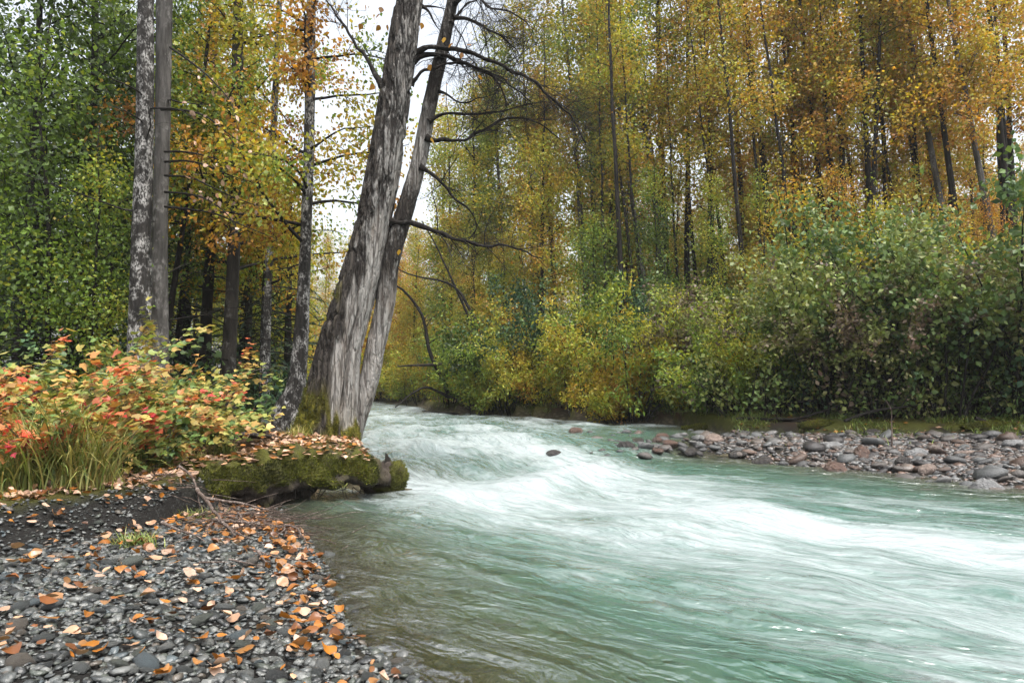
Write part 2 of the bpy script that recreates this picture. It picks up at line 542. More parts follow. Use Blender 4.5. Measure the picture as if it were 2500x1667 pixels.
# ------------------------------------------------------------------ terrain
LEFT = [(1.6, -6), (.75, 0), (.3, 1.6), (-.28, 2.5), G(1000, 1655), G(935, 1618), G(868, 1552), G(815, 1480), G(800, 1400), G(752, 1333), G(722, 1300), G(640, 1248),
        G(545, 1222), G(680, 1206), G(800, 1186), G(850, 1180), (-1.66, 8.75), (-1.9, 9.4), (-1.85, 9.9), (-2.35, 10.5), (-3.6, 13.5), (-5.6, 19), (-9, 29), (-14, 44), (-24, 60), (-50, 74)]
RIGHT = [(-50, 86), (-15, 58), (-10, 50), (-6.5, 42), (-4.2, 34), (-3.4, 29.5), (-1.5, 27.3), G(1400, 1025), G(1640, 1035), G(1780, 1055), G(1780, 1085), G(1930, 1113), G(2080, 1142),
         G(2300, 1163), G(2500, 1192), (9.5, 6.5), (12.5, 2.5), (15, -6)]
BANK_R = [(-3.8, 31), (-2.6, 28.6), G(1200, 1010, .08), G(1400, 1018, .10), G(1640, 1027, .13), G(1800, 1036, .20), G(2000, 1044, .24), G(2250, 1048, .27), G(2500, 1053, .28), G(2800, 1058, .28), (22, 10.5), (90, 5), (400, 0), (400, 400), (-400, 400), (-50, 90), (-15.5, 60), (-10.3, 52), (-6.8, 44)]
BANK_L = [(-400, 0), (-60, 3.6), (-6, 4.35), (-4.6, 4.55), (-3.75, 4.9), (-3.46, 5.5), (-3.15, 6.4), (-3.1, 7.3), (-2.6, 8.1), (-1.95, 8.7), (-2.0, 9.5), (-2.4, 10.4), (-3.6, 13.3), (-5.8, 19),
          (-9.2, 29), (-14.3, 44), (-24.5, 60.5), (-50, 75), (-400, 75)]


def seg_dist(P, pts, closed=False):
    P = np.asarray(P, float)
    pts = np.asarray(pts, float)
    Q = np.roll(pts, -1, 0) if closed else pts[1:]
    A = pts if closed else pts[:-1]
    out = np.full(len(P), 1e9)
    for a, b in zip(A, Q):
        ab = b - a
        t = np.clip(((P - a) @ ab) / (ab @ ab + 1e-12), 0, 1)
        out = np.minimum(out, np.hypot(*(P - a - t[:, None] * ab).T))
    return out


def inside(P, pts):
    P = np.asarray(P, float)
    pts = np.asarray(pts, float)
    c = np.zeros(len(P), bool)
    for (x1, y1), (x2, y2) in zip(pts, np.roll(pts, -1, 0)):
        m = (y1 > P[:, 1]) != (y2 > P[:, 1])
        with np.errstate(divide='ignore', invalid='ignore'):
            xx = (x2 - x1) * (P[:, 1] - y1) / (y2 - y1) + x1
        c ^= m & (P[:, 0] < xx)
    return c


def sdf(P, pts):
    d = seg_dist(P, pts, True)
    return np.where(inside(P, pts), -d, d)


RIVER = LEFT + RIGHT


def terrain(P):
    """height and masks at XY points"""
    d = sdf(P, RIVER)
    dL, dR = seg_dist(P, LEFT), seg_dist(P, RIGHT)
    bl, br = sdf(P, BANK_L), sdf(P, BANK_R)
    w = zt(P[:, 1])
    n1 = fbm(P * .8, 4)
    n2 = fbm(P * 4 + 9, 3)
    left = dL < dR
    up = np.maximum(d, 0)
    lo = np.maximum(-d, 0)
    bed = w - np.where(left, np.minimum(.75, .16 * lo + .01), np.minimum(.75, .13 * lo + .01)) + .02 * n2
    grav = .13 * np.minimum(up, 1.2) + .05 * np.clip(up - 1.2, 0, 2) + .015 * n2
    wid = np.where(P[:, 0] < -3.0, .75, .30)
    fl = .40 + .05 * n1 + .05 * np.clip(-bl - .5, 0, 3) + .012 * np.clip(-bl - 3.5, 0, 60) + .02 * n2
    fl = fl + .20 * np.exp(-((P[:, 0] + 2.9) ** 2 + (P[:, 1] - 9.7) ** 2) / 1.3)
    sl = sstep(wid, -.10, bl)
    fl = fl + .035 * fbm(P * 8 + 3, 2) * np.exp(-(bl / .5) ** 2)
    grav = grav + .05 * fbm(P * 7 + 3, 3) * sstep(.8, .1, bl)
    hl = (w + grav) * (1 - sl) + np.maximum(fl + w * .6, w + .2) * sl
    bar = .03 + .05 * np.minimum(up, 5) + .03 * n1 + .02 * n2
    fr = w + .36 + .06 * n1 + .02 * np.clip(-br - .5, 0, 40)
    sr = sstep(.5, -.5, br)
    hr = (w + bar) * (1 - sr) + fr * sr
    land = np.where(left, hl, hr)
    k = sstep(0, .12, d)
    h = np.where(d > 0, land * k + (w) * (1 - k), bed)
    bank = np.where(left, sstep(.12, -.15, bl), sstep(.3, -.6, br)) * (d > 0)
    wet = sstep(.12, -.1, d)
    moss = np.where(left, .5 * sstep(.2, -.1, bl) * sstep(-.9, -.2, bl), .7 * sstep(.5, -.2, br) * sstep(-2.5, -.8, br)) * (n1 > -.15) * (d > 0)
    return h, d, bank, wet, moss, bl, br


def axis(a, b, st, lo, hi, g):
    c = np.arange(a, b + st / 2, st)
    l, r = [a], [c[-1]]
    s = st
    while l[-1] > lo:
        s *= g
        l.append(l[-1] - s)
    s = st
    while r[-1] < hi:
        s *= g
        r.append(r[-1] + s)
    return np.r_[np.array(l[1:][::-1]), c, np.array(r[1:])]


def grid_faces(nx, ny):
    i, j = np.meshgrid(np.arange(nx - 1), np.arange(ny - 1), indexing='xy')
    a = (j * nx + i).ravel()
    return np.stack([a, a + 1, a + nx + 1, a + nx], 1)


GX, GY = axis(-4.6, 7.5, .05, -420, 420, 1.09), axis(2.3, 12, .05, -30, 420, 1.08)
PX, PY = np.meshgrid(GX, GY)
PP = np.c_[PX.ravel(), PY.ravel()]
TH, TD, TB, TW, TM, TBL, TBR = terrain(PP)
M_GROUND = ground_mat()
gme = mesh('ground', np.c_[PP, TH], grid_faces(len(GX), len(GY)), M_GROUND, True, {'bank': TB, 'wet': TW, 'moss': TM})
ground = obj('ground', gme, kind='structure')
HG = TH.reshape(len(GY), len(GX))


def H(x, y):
    x, y = np.asarray(x, float), np.asarray(y, float)
    i = np.clip(np.searchsorted(GX, x) - 1, 0, len(GX) - 2)
    j = np.clip(np.searchsorted(GY, y) - 1, 0, len(GY) - 2)
    u, v = (x - GX[i]) / (GX[i + 1] - GX[i]), (y - GY[j]) / (GY[j + 1] - GY[j])
    return (HG[j, i] * (1 - u) + HG[j, i + 1] * u) * (1 - v) + (HG[j + 1, i] * (1 - u) + HG[j + 1, i + 1] * u) * v


def ground_normals(x, y, e=.06):
    n = np.c_[-(H(x + e, y) - H(x - e, y)) / (2 * e), -(H(x, y + e) - H(x, y - e)) / (2 * e), np.ones(len(x))]
    return n / np.linalg.norm(n, axis=1)[:, None]


# ------------------------------------------------------------------ the river
CL = smooth_path(np.array([(-50, 80), (-20, 60), (-11, 47), (-7, 36), (-4.7, 27), (-2.3, 18), (-.7, 12.8), (1.0, 9.8), (3.2, 7.6), (5.8, 5.6), (9, 3.0), (12, -1), (14, -6)]), 900)
CS = np.r_[0, np.cumsum(np.hypot(*np.diff(CL, axis=0).T))]
CS -= CS[np.argmin(np.hypot(CL[:, 0] - 1.0, CL[:, 1] - 9.8))]
CT = np.gradient(CL, axis=0)
CT /= np.linalg.norm(CT, axis=1)[:, None]


def flow(P):
    s, n = np.empty(len(P)), np.empty(len(P))
    for a in range(0, len(P), 4000):
        Q = P[a:a + 4000]
        D2 = ((Q[:, None] - CL[None]) ** 2).sum(2)
        k = D2.argmin(1)
        r = Q - CL[k]
        s[a:a + 4000] = CS[k] + (r * CT[k]).sum(1)
        n[a:a + 4000] = r[:, 0] * CT[k][:, 1] - r[:, 1] * CT[k][:, 0]
    return s, n                                            # n grows towards the near, left-hand bank


WX, WY = axis(-3.2, 8, .045, -60, 20, 1.06), axis(2.2, 15, .045, -8, 92, 1.04)
QX, QY = np.meshgrid(WX, WY)
WP = np.c_[QX.ravel(), QY.ravel()]
wd = sdf(WP, RIVER)
s_, n_ = flow(WP)
lev = np.where(s_ < 0, .25 * sstep(-.6, -5.0, s_), 0) + .004 * np.maximum(-s_ - 6, 0)
core = sstep(4.6, 2.2, np.abs(n_ - .6))
fn = np.c_[s_, n_]
chop = fbm(fn * (.75, 1.25), 4)
rid = 1 - np.abs(fbm(fn * (.5, .9) + 31, 3)) * 2.2
amp = .03 + .09 * sstep(-16, -6, s_) * sstep(1.5, -2, s_) * core + .05 * sstep(-60, -14, s_) * sstep(-6, -14, s_) + .05 * sstep(-1, 1, s_) * sstep(2.6, 1.0, np.abs(n_ - .9 - .3 * s_))
amp *= sstep(.1, -.7, wd)
z = lev + amp * (chop * 1.1 + (rid - .6) * .5)
crest = np.exp(-((s_ - .2 - .25 * (n_ - 1)) / .55) ** 2) * sstep(-1.6, -.2, n_) * sstep(4.2, 2.5, n_)
crest2 = np.exp(-((s_ - 2.6 - .2 * n_) / .7) ** 2) * sstep(-1, .6, n_) * sstep(3.6, 2.2, n_)
dip = np.exp(-((s_ + 1.0) / .6) ** 2) * sstep(-1.6, -.2, n_) * sstep(4, 2.5, n_)
z += (.11 * crest + .03 * crest2 - .06 * dip) * (1 + .5 * chop)
z += .010 * fbm(fn * (2.2, 4.5) + 5, 3) + .02 * sstep(-.1, -.6, wd) * fbm(fn * (.9, 2.4) + 2, 3)
ss = np.clip(s_, -2, 9)
ncen = np.where(s_ < -2, .4, .85 + .32 * ss - .0)
ncen = .85 + .34 * ss
hw = np.interp(s_, [-12, -6, -2, 0, 4, 8, 12], [3.6, 3.4, 2.9, 2.0, 1.75, 1.6, 1.6])
dn = n_ - np.where(s_ < -3, .6, ncen)
band = sstep(1.45, .40, np.abs(dn) / (hw * np.where(dn < 0, 1.45, 1.1)))
big = fbm(fn * (.28, .9) + 71, 4)
streak = np.clip(1 - np.abs(fbm(fn * (.17, 1.25) + 13, 3)) * 7.5, 0, 1) * sstep(-.25, .3, fbm(fn * (.5, .6) + 40, 2))
streak2 = np.clip(1 - np.abs(fbm(fn * (.35, 2.6) + 50, 3)) * 8, 0, 1) * sstep(-.1, .4, fbm(fn * (.7, .8) + 90, 2))
up_ = sstep(-3, -8, s_)
tongue = np.exp(-((s_ + 2.0) / 1.1) ** 2) * sstep(-1.2, .2, n_) * sstep(2.8, 1.0, n_)
foam = band * (.74 + .46 * big) + .34 * streak * sstep(-.5, 1, s_) + .22 * streak2 * sstep(-.5, 1, s_) + .06
foam = foam * (1 - up_) + up_ * (.60 + .35 * big + .5 * chop)
foam += .35 * crest + .10 * crest2 - .38 * tongue
right_shallow = sstep(-1.2, -2.4, n_) * sstep(-9, -5, s_)
foam -= .28 * right_shallow
foam += .22 * sstep(2.0, .6, n_) * sstep(-2.8, -.5, n_) * sstep(1, 3, s_) * (big + .35)
nearl = sstep(3.0, 5.2, n_ - .2 * np.clip(s_, 0, 8))
foam -= .10 * nearl * sstep(-1, .5, s_)
foam *= sstep(.02, -.35, wd)
dep = np.clip(lev - terrain(WP)[0], 0, 2)
depth = 1 - np.exp(-dep / .33)
fc = grid_faces(len(WX), len(WY))
keep = (wd[fc] < .18).any(1)
fc = fc[keep]
used = np.unique(fc)
remap = np.full(len(WP), -1)
remap[used] = np.arange(len(used))
z = np.where(wd > 0, z - .25 * np.minimum(wd, .3), z)
wme = mesh('river_water', np.c_[WP, z][used], remap[fc], water_mat(), True,
           {'foam': np.clip(foam, -.3, 1.2)[used], 'depth': depth[used], 'flow': np.c_[s_, n_, np.zeros(len(s_))][used]})
river = obj('river_water', wme, kind='structure')


# ------------------------------------------------------------------ trees: generic parts
def curve_branch(p, d, L, rng, n=5, droop=0.0, wob=.12):
    """bent polyline from p along d"""
    d = np.asarray(d, float) / np.linalg.norm(d)
    pts = [np.asarray(p, float)]
    for k in range(n - 1):
        d = d + rng.normal(0, wob, 3) + np.array((0, 0, droop))
        d /= np.linalg.norm(d)
        pts.append(pts[-1] + d * L / (n - 1))
    return np.array(pts)


def sprays(geo, path, r0, rng, nsub, L, depth=1, up=.25, sides=4, droop=0.0, anchors=None, start=.3):
    """side twigs on a branch, recursively"""
    n = len(path)
    for k in range(nsub):
        t = rng.uniform(start, 1.0)
        i = min(int(t * (n - 1)), n - 2)
        f = t * (n - 1) - i
        p = path[i] * (1 - f) + path[i + 1] * f
        tg = path[i + 1] - path[i]
        tg /= np.linalg.norm(tg)
        d = tg * .6 + rng.normal(0, .55, 3) + np.array((0, 0, up))
        l = L * rng.uniform(.5, 1.2) * (1.1 - .5 * t)
        q = curve_branch(p, d, l, rng, 4 if depth else 3, droop, .22)
        r = r0 * (1 - .7 * t) * .5
        geo.add(*tube(q, np.linspace(r, r * .3, len(q)), sides if depth else 3))
        if anchors is not None:
            anchors.append(q)
        if depth:
            sprays(geo, q, r, rng, max(2, nsub // 2), L * .45, depth - 1, up, 3, droop, anchors, .2)


def leaves_on(paths, N, size, rng, jit=.15, shape=LEAF4, hang=.6, hue_sd=.07, clump=.12, frac=.25):
    """leaves scattered along branch polylines"""
    lens = np.array([np.linalg.norm(np.diff(p, axis=0), axis=1).sum() for p in paths])
    idx = rng.choice(len(paths), N, p=lens / lens.sum())
    t = rng.uniform(frac, 1.03, N)
    pos, dr = np.empty((N, 3)), np.empty((N, 3))
    for k in np.unique(idx):
        m = np.where(idx == k)[0]
        p = paths[k]
        x = t[m] * (len(p) - 1)
        i = np.clip(x.astype(int), 0, len(p) - 2)
        f = (x - i)[:, None]
        pos[m] = p[i] * (1 - f) + p[i + 1] * f
        g = p[i + 1] - p[i]
        dr[m] = g / (np.linalg.norm(g, axis=1)[:, None] + 1e-9)
    pos += rng.normal(0, jit, (N, 3))
    d = dr * .5 + rng.normal(0, .6, (N, 3)) + np.array((0, 0, -hang))
    sz = size * rng.uniform(.6, 1.25, N)
    V, Fa, li = leaf_cloud(pos, sz, d, rng, shape)
    hue = clump * 2 * fbm(pos * .9 + rng.uniform(0, 99), 2) + rng.normal(0, hue_sd, N)
    return V, Fa, hue[li], rng.random(N)[li]


def poplar(seed, Ht, r0, cb, spread, nl, nleaf, lsize, hang=.5, low_twigs=8):
    """trunk mesh (with limbs) and crown mesh of one tree variant"""
    rng = RS(seed)
    n = 14
    h = np.linspace(-.3, Ht, n)
    wob = np.cumsum(rng.normal(0, .05, (n, 2)), 0) * np.linspace(0, 1, n)[:, None]
    tp = np.c_[wob, h]
    tr = r0 * (1 - .88 * np.clip(h / Ht, 0, 1)) * (1 + .5 * np.exp(-np.maximum(h, 0) / .25))
    g = Geo()
    sp = smooth_path(np.c_[tp, tr], 40)
    g.add(*tube(sp[:, :3], sp[:, 3], 9))
    paths = []
    for k in range(nl):
        u = rng.random() ** .85
        hh = cb + (Ht - cb) * u * .97
        c = np.array([np.interp(hh, h, tp[:, 0]), np.interp(hh, h, tp[:, 1]), hh])
        az = k * 2.4 + rng.normal(0, .4)
        el = rng.uniform(.25, .85)
        L = spread * (1 - .7 * u) * rng.uniform(.55, 1.15)
        q = curve_branch(c, (math.cos(az) * math.cos(el), math.sin(az) * math.cos(el), math.sin(el)), L, rng, 6, -.03, .12)
        r = max(.012, .32 * np.interp(hh, h, tr))
        g.add(*tube(q, np.linspace(r, .006, 6), 4))
        paths.append(q)
        sprays(g, q, r * .8, rng, 4, L * .5, 0, .15, 3, -.05, paths, .25)
    for k in range(low_twigs):
        hh = rng.uniform(.8, max(cb, 2.0))
        az = rng.uniform(0, 6.28)
        q = curve_branch((0, 0, hh), (math.cos(az), math.sin(az), rng.uniform(-.2, .4)), rng.uniform(.5, 1.4), rng, 5, -.05, .2)
        g.add(*tube(q, np.linspace(.016, .004, 5), 3))
    V, Fa, hue, rnd = leaves_on(paths, nleaf, lsize, rng, .3, LEAF4, hang)
    cr = mesh('crown', V, Fa, M_LEAF, False, {'hue': hue, 'rnd': rnd})
    return g, cr


def variant(*a, bark=None, **k):
    g, cr = poplar(*a, **k)
    return g.mesh('trunk', bark or M_DARK), cr, a[1]


FAR_BUSH = []
MARKS = [(60, 'the leafy dark poplar'), (165, 'the dark spruces'), (340, 'the paired trunks'), (425, 'the slanting sapling'), (510, 'the dark bowed trunk'), (570, 'the straight brown trunk'), (650, 'the white flecked trunk'), (735, 'the slim spotted trunk'),
         (850, 'the leaning cottonwood'), (1080, 'the willow point'), (1250, 'the pale green willow'), (1340, 'the low golden willow'), (1440, 'the pale tipped willow'), (1550, 'the bright green and yellow bush'), (1640, 'the tip of the bar'),
         (1742, 'the pink tan boulder'), (1850, 'the leaning light green bush'), (1960, 'the mauve leaved alder'), (2100, 'the middle of the bar'), (2190, 'the upright dead stick'), (2300, 'the pale cobbles'), (2460, 'the far end of the bar'), (2700, 'the picture edge past the bar')]


def mark(x, y):
    """the landmark nearest to the line of sight through (x, y)"""
    px = 1250 + F * x / y
    return min(MARKS, key=lambda m: abs(m[0] - px))[1]


def place_tree(var, base, top=None, scale=1.0, hue=.5, label='', group=None, name='cottonwood_tree', rng=RS(1), cat='tree', bark=None):
    t = thing(name, label, cat, tuple(base), group)
    tr = obj('trunk', var[0], t)
    cr = obj('crown', var[1], t, autumn=float(hue))
    if bark is not None:
        tr.material_slots[0].link = 'OBJECT'
        tr.material_slots[0].material = bark
    z = Vector((0, 0, 1)) if top is None else (Vector(top) - Vector(base)).normalized()
    q = Vector((0, 0, 1)).rotation_difference(z) @ Quaternion((0, 0, 1), rng.uniform(0, 6.28))
    t.rotation_mode = 'QUATERNION'
    t.rotation_quaternion = q
    t.scale = (scale,) * 3
    return t


def trunk_from_pixels(rows, Y, z_top=15.0, sides=28, nlen=220, rough=.05, seed=0, dY=0.0, flare=None):
    """rows of (py, px, width px) top to bottom at distance Y -> centre line and radii, upwards"""
    pts = []
    for py, px, w in rows[::-1]:
        p = W(px, py, Y + dY * (950 - py) / 950)
        pts.append((*p, w / 2 / F * Y))
    gz = float(H(pts[0][0], pts[0][1])) - .25
    p0, p1 = np.array(pts[0]), np.array(pts[1])
    if p0[2] > gz:
        t = (gz - p0[2]) / (p1[2] - p0[2])
        e = p0 + (p1 - p0) * t
        e[3] = p0[3] * 1.15
        pts.insert(0, tuple(e))
    a, b = np.array(pts[-2]), np.array(pts[-1])
    if b[2] < z_top:
        d = (b - a) / (b[2] - a[2])
        for f in (.4, 1.0):
            e = b + d * (z_top - b[2]) * f
            e[3] = b[3] * (1 - .75 * f)
            e[1] = b[1]
            pts.append(tuple(e))
    return smooth_path(np.array(pts), nlen)


def rough_trunk(sp, sides, seed, amp=.05, stretch=.22, freq=9):
    """tube whose bark is pushed in and out by stretched ridged noise"""
    V, q = tube(sp[:, :3], sp[:, 3], sides)
    V = V.reshape(len(sp), sides, 3)
    c = sp[:, None, :3]
    o = V - c
    P = np.c_[(V[..., 0] * freq).ravel(), (V[..., 1] * freq).ravel(), (V[..., 2] * freq * stretch).ravel()] + seed * 13.7
    rd = np.minimum(3.0 * np.abs(fbm(P, 3)) - .55, .4)
    dsp = (amp * rd + amp * .6 * fbm(P * .35, 2)).reshape(len(sp), sides, 1)
    return (c + o * (1 + dsp)).reshape(-1, 3), q, rd


# ------------------------------------------------------------------ the leaning double cottonwood on the near bank
K = 1.063
main = thing('leaning_cottonwood', 'thick leaning cottonwood with furrowed bark, bare grey wood and mossy base', 'tree', (*W(790, 1060, 10)[:2], .45))
ML = np.array(main.location)
rows1 = [(-260, 975, 52), (0, 939, 62), (200, 910, 69), (400, 879, 76), (550, 850, 82), (700, 811, 96), (800, 783, 104), (900, 766, 120), (970, 753, 132), (1025, 747, 148), (1060, 748, 176)]
sp = trunk_from_pixels([(y * K, x * K, w * K) for y, x, w in rows1], 10.0, 13.0, nlen=620)
SD = 150
V, q, rd = rough_trunk(sp, SD, 3, .0)
Vg = V.reshape(len(sp), SD, 3)
cen = sp[:, None, :3]
off = Vg - cen
nrm_ = off / np.linalg.norm(off, axis=2)[..., None]
hgt = (cen[..., 2] - .66) * np.ones((1, SD))
th = np.arctan2(nrm_[..., 1], nrm_[..., 0])                 # 0 faces right, -90 deg faces the camera
Pn = np.c_[Vg[..., 0].ravel() * 12, Vg[..., 1].ravel() * 12, Vg[..., 2].ravel() * 2.0]
edge = fbm(Pn * .5 + 4, 3).reshape(th.shape) * .55
low = np.cos(th + .42)
thr = np.interp(hgt, [-.3, .15, .5, 1.2, 2.2, 3.2, 4.2, 5.5, 8], [1.6, 1.0, .66, .52, .50, .72, 1.0, 1.25, 1.4])
bare = sstep(-.05, .10, low + edge - thr)
fur = np.minimum(3.2 * np.abs(fbm(Pn, 3).reshape(th.shape)) - .55, .35)   # broad plates, narrow cracks
deep = sstep(-.05, -.42, fur)
grain = fbm(np.c_[Vg[..., 0].ravel() * 16, Vg[..., 1].ravel() * 16, Vg[..., 2].ravel() * 1.0], 3).reshape(th.shape)
butt = .10 * np.exp(-np.maximum(hgt, 0) / .5) * np.cos(5 * th + 1.0) + .05 * np.exp(-np.maximum(hgt, 0) / 1.2) * np.cos(3 * th)
R = np.linalg.norm(off, axis=2)
disp = (1 - bare) * (.050 * fur - .002) + bare * (.022 * grain - .035) + R * butt
def at_mark(zc, tc, sz, st):
    dt = (th - tc + math.pi) % (2 * math.pi) - math.pi
    return np.exp(-((cen[..., 2] - zc) / sz) ** 2 - (dt / st) ** 2)
zh = W(870, 965, 10)[2]
hole = at_mark(zh, -.82, .17, .10) + .8 * at_mark(zh + .35, -.80, .25, .05) + .6 * at_mark(zh + .9, -.95, .45, .06)
disp -= .16 * hole
seam = .05 * np.exp(-((th + .75 + .1 * np.sin(hgt * 2)) / .07) ** 2) * sstep(2.2, 1.2, hgt) * sstep(.1, .5, hgt)
disp -= seam
Vm = Vg + nrm_ * disp[..., None]
moss = sstep(.75, .10, hgt + .5 * edge + .25 * (np.cos(th + 1.6) < .2)) * sstep(-.35, .25, fbm(Pn * .7 + 50, 3).reshape(th.shape) + .25) * (1 - bare * .85)
moss = np.maximum(moss, .8 * sstep(.25, .5, fbm(Pn * .6 + 90, 3).reshape(th.shape)) * sstep(-.2, -.8, np.cos(th)) * sstep(3.5, 1, hgt))
mt = mesh('trunk', Vm.reshape(-1, 3) - ML, q, M_MAIN, True, {'bare': bare.ravel(), 'moss': moss.ravel(), 'furrow_shade': np.maximum(deep * (1 - bare), np.clip(hole, 0, 1)).ravel(), 'pale': (sstep(-.5, .9, np.cos(th + .5)) * sstep(.3, 1.5, hgt) - .9 * sstep(3.2, 1.2, hgt)).ravel()})  # mask for the recess shade painted in the cracks and hollow
obj('trunk', mt, main)
MAINV, MAINMOSS, MAINN = Vm.reshape(-1, 3), moss.ravel(), nrm_.reshape(-1, 3)
rows2 = [(-260, 1090, 24), (0, 1040, 27), (120, 1014, 31), (250, 985, 34), (380, 960, 37), (500, 925, 41), (600, 896, 43), (700, 884, 44), (800, 862, 44), (880, 846, 44), (960, 822, 42), (1010, 806, 44)]
sp2 = trunk_from_pixels([(y * K, x * K, w * K) for y, x, w in rows2], 10.15, 13.0, nlen=420)
V2, q2, rd2 = rough_trunk(sp2, 60, 5, .07, .2, 12)
z2 = V2[:, 2]
b2 = sstep(2.9, 2.2, z2 + .5 * fbm(V2 * 3, 2)) + sstep(4.1, 4.4, z2) * sstep(5.6, 5.1, z2) * .75
mt2 = mesh('trunk', V2 - ML, q2, M_MAIN, True, {'bare': np.clip(b2, 0, 1), 'moss': 0 * z2, 'furrow_shade': sstep(-.05, -.45, rd2) * (1 - np.clip(b2, 0, 1)), 'pale': .4 + 0 * z2})
obj('trunk', mt2, main)

# limbs traced at their own distances; (px,py) in the photograph and distance offset towards the viewer
Z4 = lambda pts: [(700 + x * .4464, y * .4464) for x, y in pts]
LIMBS = [(Z4([(690, 330), (760, 300), (880, 310), (960, 345), (1080, 400), (1140, 440), (1190, 530), (1200, 590)]), .075, .0, 14, .9),
         (Z4([(690, 310), (760, 262), (860, 262), (960, 275), (1080, 315), (1200, 370), (1330, 440), (1480, 560), (1568, 660), (1640, 780)]), .07, -.6, 18, 1.1),
         (Z4([(680, 470), (760, 395), (860, 360), (940, 345), (1100, 395), (1230, 470), (1330, 560), (1350, 640)]), .045, -.3, 12, .8),
         (Z4([(905, 95), (1000, 110), (1100, 155), (1200, 210), (1280, 300)]), .05, .3, 14, .9),
         (Z4([(775, 665), (860, 625), (980, 625), (1140, 605), (1300, 570), (1420, 560)]), .045, .2, 12, .8),
         (Z4([(760, 750), (850, 765), (930, 775), (1040, 735), (1120, 685), (1180, 655), (1300, 650), (1400, 690), (1500, 760)]), .055, -.2, 14, .8),
         (Z4([(730, 915), (800, 960), (880, 1030), (930, 1090), (990, 1140), (1020, 1190), (1045, 1240), (1020, 1300)]), .05, .3, 8, .5),
         (Z4([(550, 1210), (650, 1215), (780, 1250), (900, 1300), (1050, 1340), (1200, 1345), (1300, 1380), (1400, 1405)]), .075, -.4, 12, .8),
         (Z4([(715, 45), (800, 38), (890, 50)]), .035, .1, 2, .5),
         (Z4([(735, 35), (800, 95), (850, 185)]), .035, .1, 2, .5),
         (Z4([(525, 470), (480, 400), (380, 240), (290, 110), (230, 20), (180, -90)]), .065, .2, 8, .9),
         (Z4([(915, 20), (1000, -30), (1120, 40), (1220, 60), (1330, 140)]), .05, -.2, 14, 1.0),
         (Z4([(900, 130), (960, 60), (1040, 0), (1100, -70)]), .04, .2, 8, .9),
         (Z4([(830, 500), (880, 520), (960, 560), (1060, 540), (1160, 500)]), .03, .2, 8, .6)]
rng = RS(21)
red_wood = {7}
for i, (pts, r, dy, ns, L) in enumerate(LIMBS):
    n = len(pts)
    P3 = np.array([W(px, py, 10.05 + dy * k / (n - 1)) for k, (px, py) in enumerate(pts)])
    sm = smooth_path(P3, n * 5)
    sm[1:] += .028 * np.c_[vnoise(sm[1:] * 6), vnoise(sm[1:] * 6 + 40), vnoise(sm[1:] * 6 + 80)]
    g = Geo()
    rr = np.linspace(r * .58, r * .12, len(sm)) * (1 + .25 * vnoise(sm * 9))
    rr[:4] *= np.array((2.0, 1.55, 1.25, 1.1))
    g.add(*tube(sm, rr, 10))
    gt = Geo()
    sprays(gt, sm, r * .34, rng, int(ns * 2.1), L * 1.05, 2, .12 if i != 7 else -.05, 4, -.04, None, .2)
    me = g.mesh('branch', M_DARK)
    me.transform(Matrix.Translation(-Vector(ML)))
    bo = obj('branch', me, main)
    me = gt.mesh('twig', M_DARK)
    me.transform(Matrix.Translation(-Vector(ML)))
    obj('twig', me, bo, kind='stuff')
# a few last leaves on the bare limbs
g = Geo()
lp = np.array([W(*Z4([p])[0], 9.7) for p in [(990, 243), (960, 290), (905, 235), (1045, 415), (860, 205), (740, 125), (775, 355), (790, 752), (615, 1365), (520, 40), (505, 75), (470, 80), (510, 140), (480, 465), (500, 110), (430, 25), (550, 135), (410, 130)]])
V, Fa, li = leaf_cloud(lp, .1, RS(3).normal(0, .4, (len(lp), 3)) + np.array((0, 0, -1)), RS(4), LEAF8)
g.add(V, Fa, hue=RS(5).uniform(.68, .9, len(lp))[li], rnd=RS(6).random(len(lp))[li])
me = g.mesh('foliage', M_LEAF)
me.transform(Matrix.Translation(-Vector(ML)))
obj('foliage', me, main)


def tufts(P, N, n, size, rng, shape=None, lean=.5, hue0=.4, hsd=.18):
    """n little blades on surface points P with normals N"""
    k = rng.integers(0, len(P), n)
    pos = P[k] + rng.normal(0, size * .35, (n, 3)) * .6
    d = N[k] + rng.normal(0, lean, (n, 3)) + np.array((0, 0, .35))
    T = (np.array([(-.16, 0, 0), (.16, 0, 0), (0, 1, 0)]), np.array([(0, 1, 2)]))
    V, Fa, li = leaf_cloud(pos, size * rng.uniform(.5, 1.4, n), d, rng, T)
    hue = hue0 + .6 * fbm(pos * 3.2, 3) + rng.normal(0, hsd, n)
    return V, Fa, hue[li], rng.random(n)[li]


k = np.where((MAINMOSS > .35) & (MAINV[:, 1] < ML[1] + .4) & (MAINV[:, 2] > .25))[0]
V, Fa, hue, rnd = tufts(MAINV[k], MAINN[k], 9000, .028, RS(8), hue0=.55)
me = mesh('moss', V - ML, Fa, M_MOSS, False, {'hue': hue, 'rnd': rnd})
obj('moss', me, main, kind='stuff')

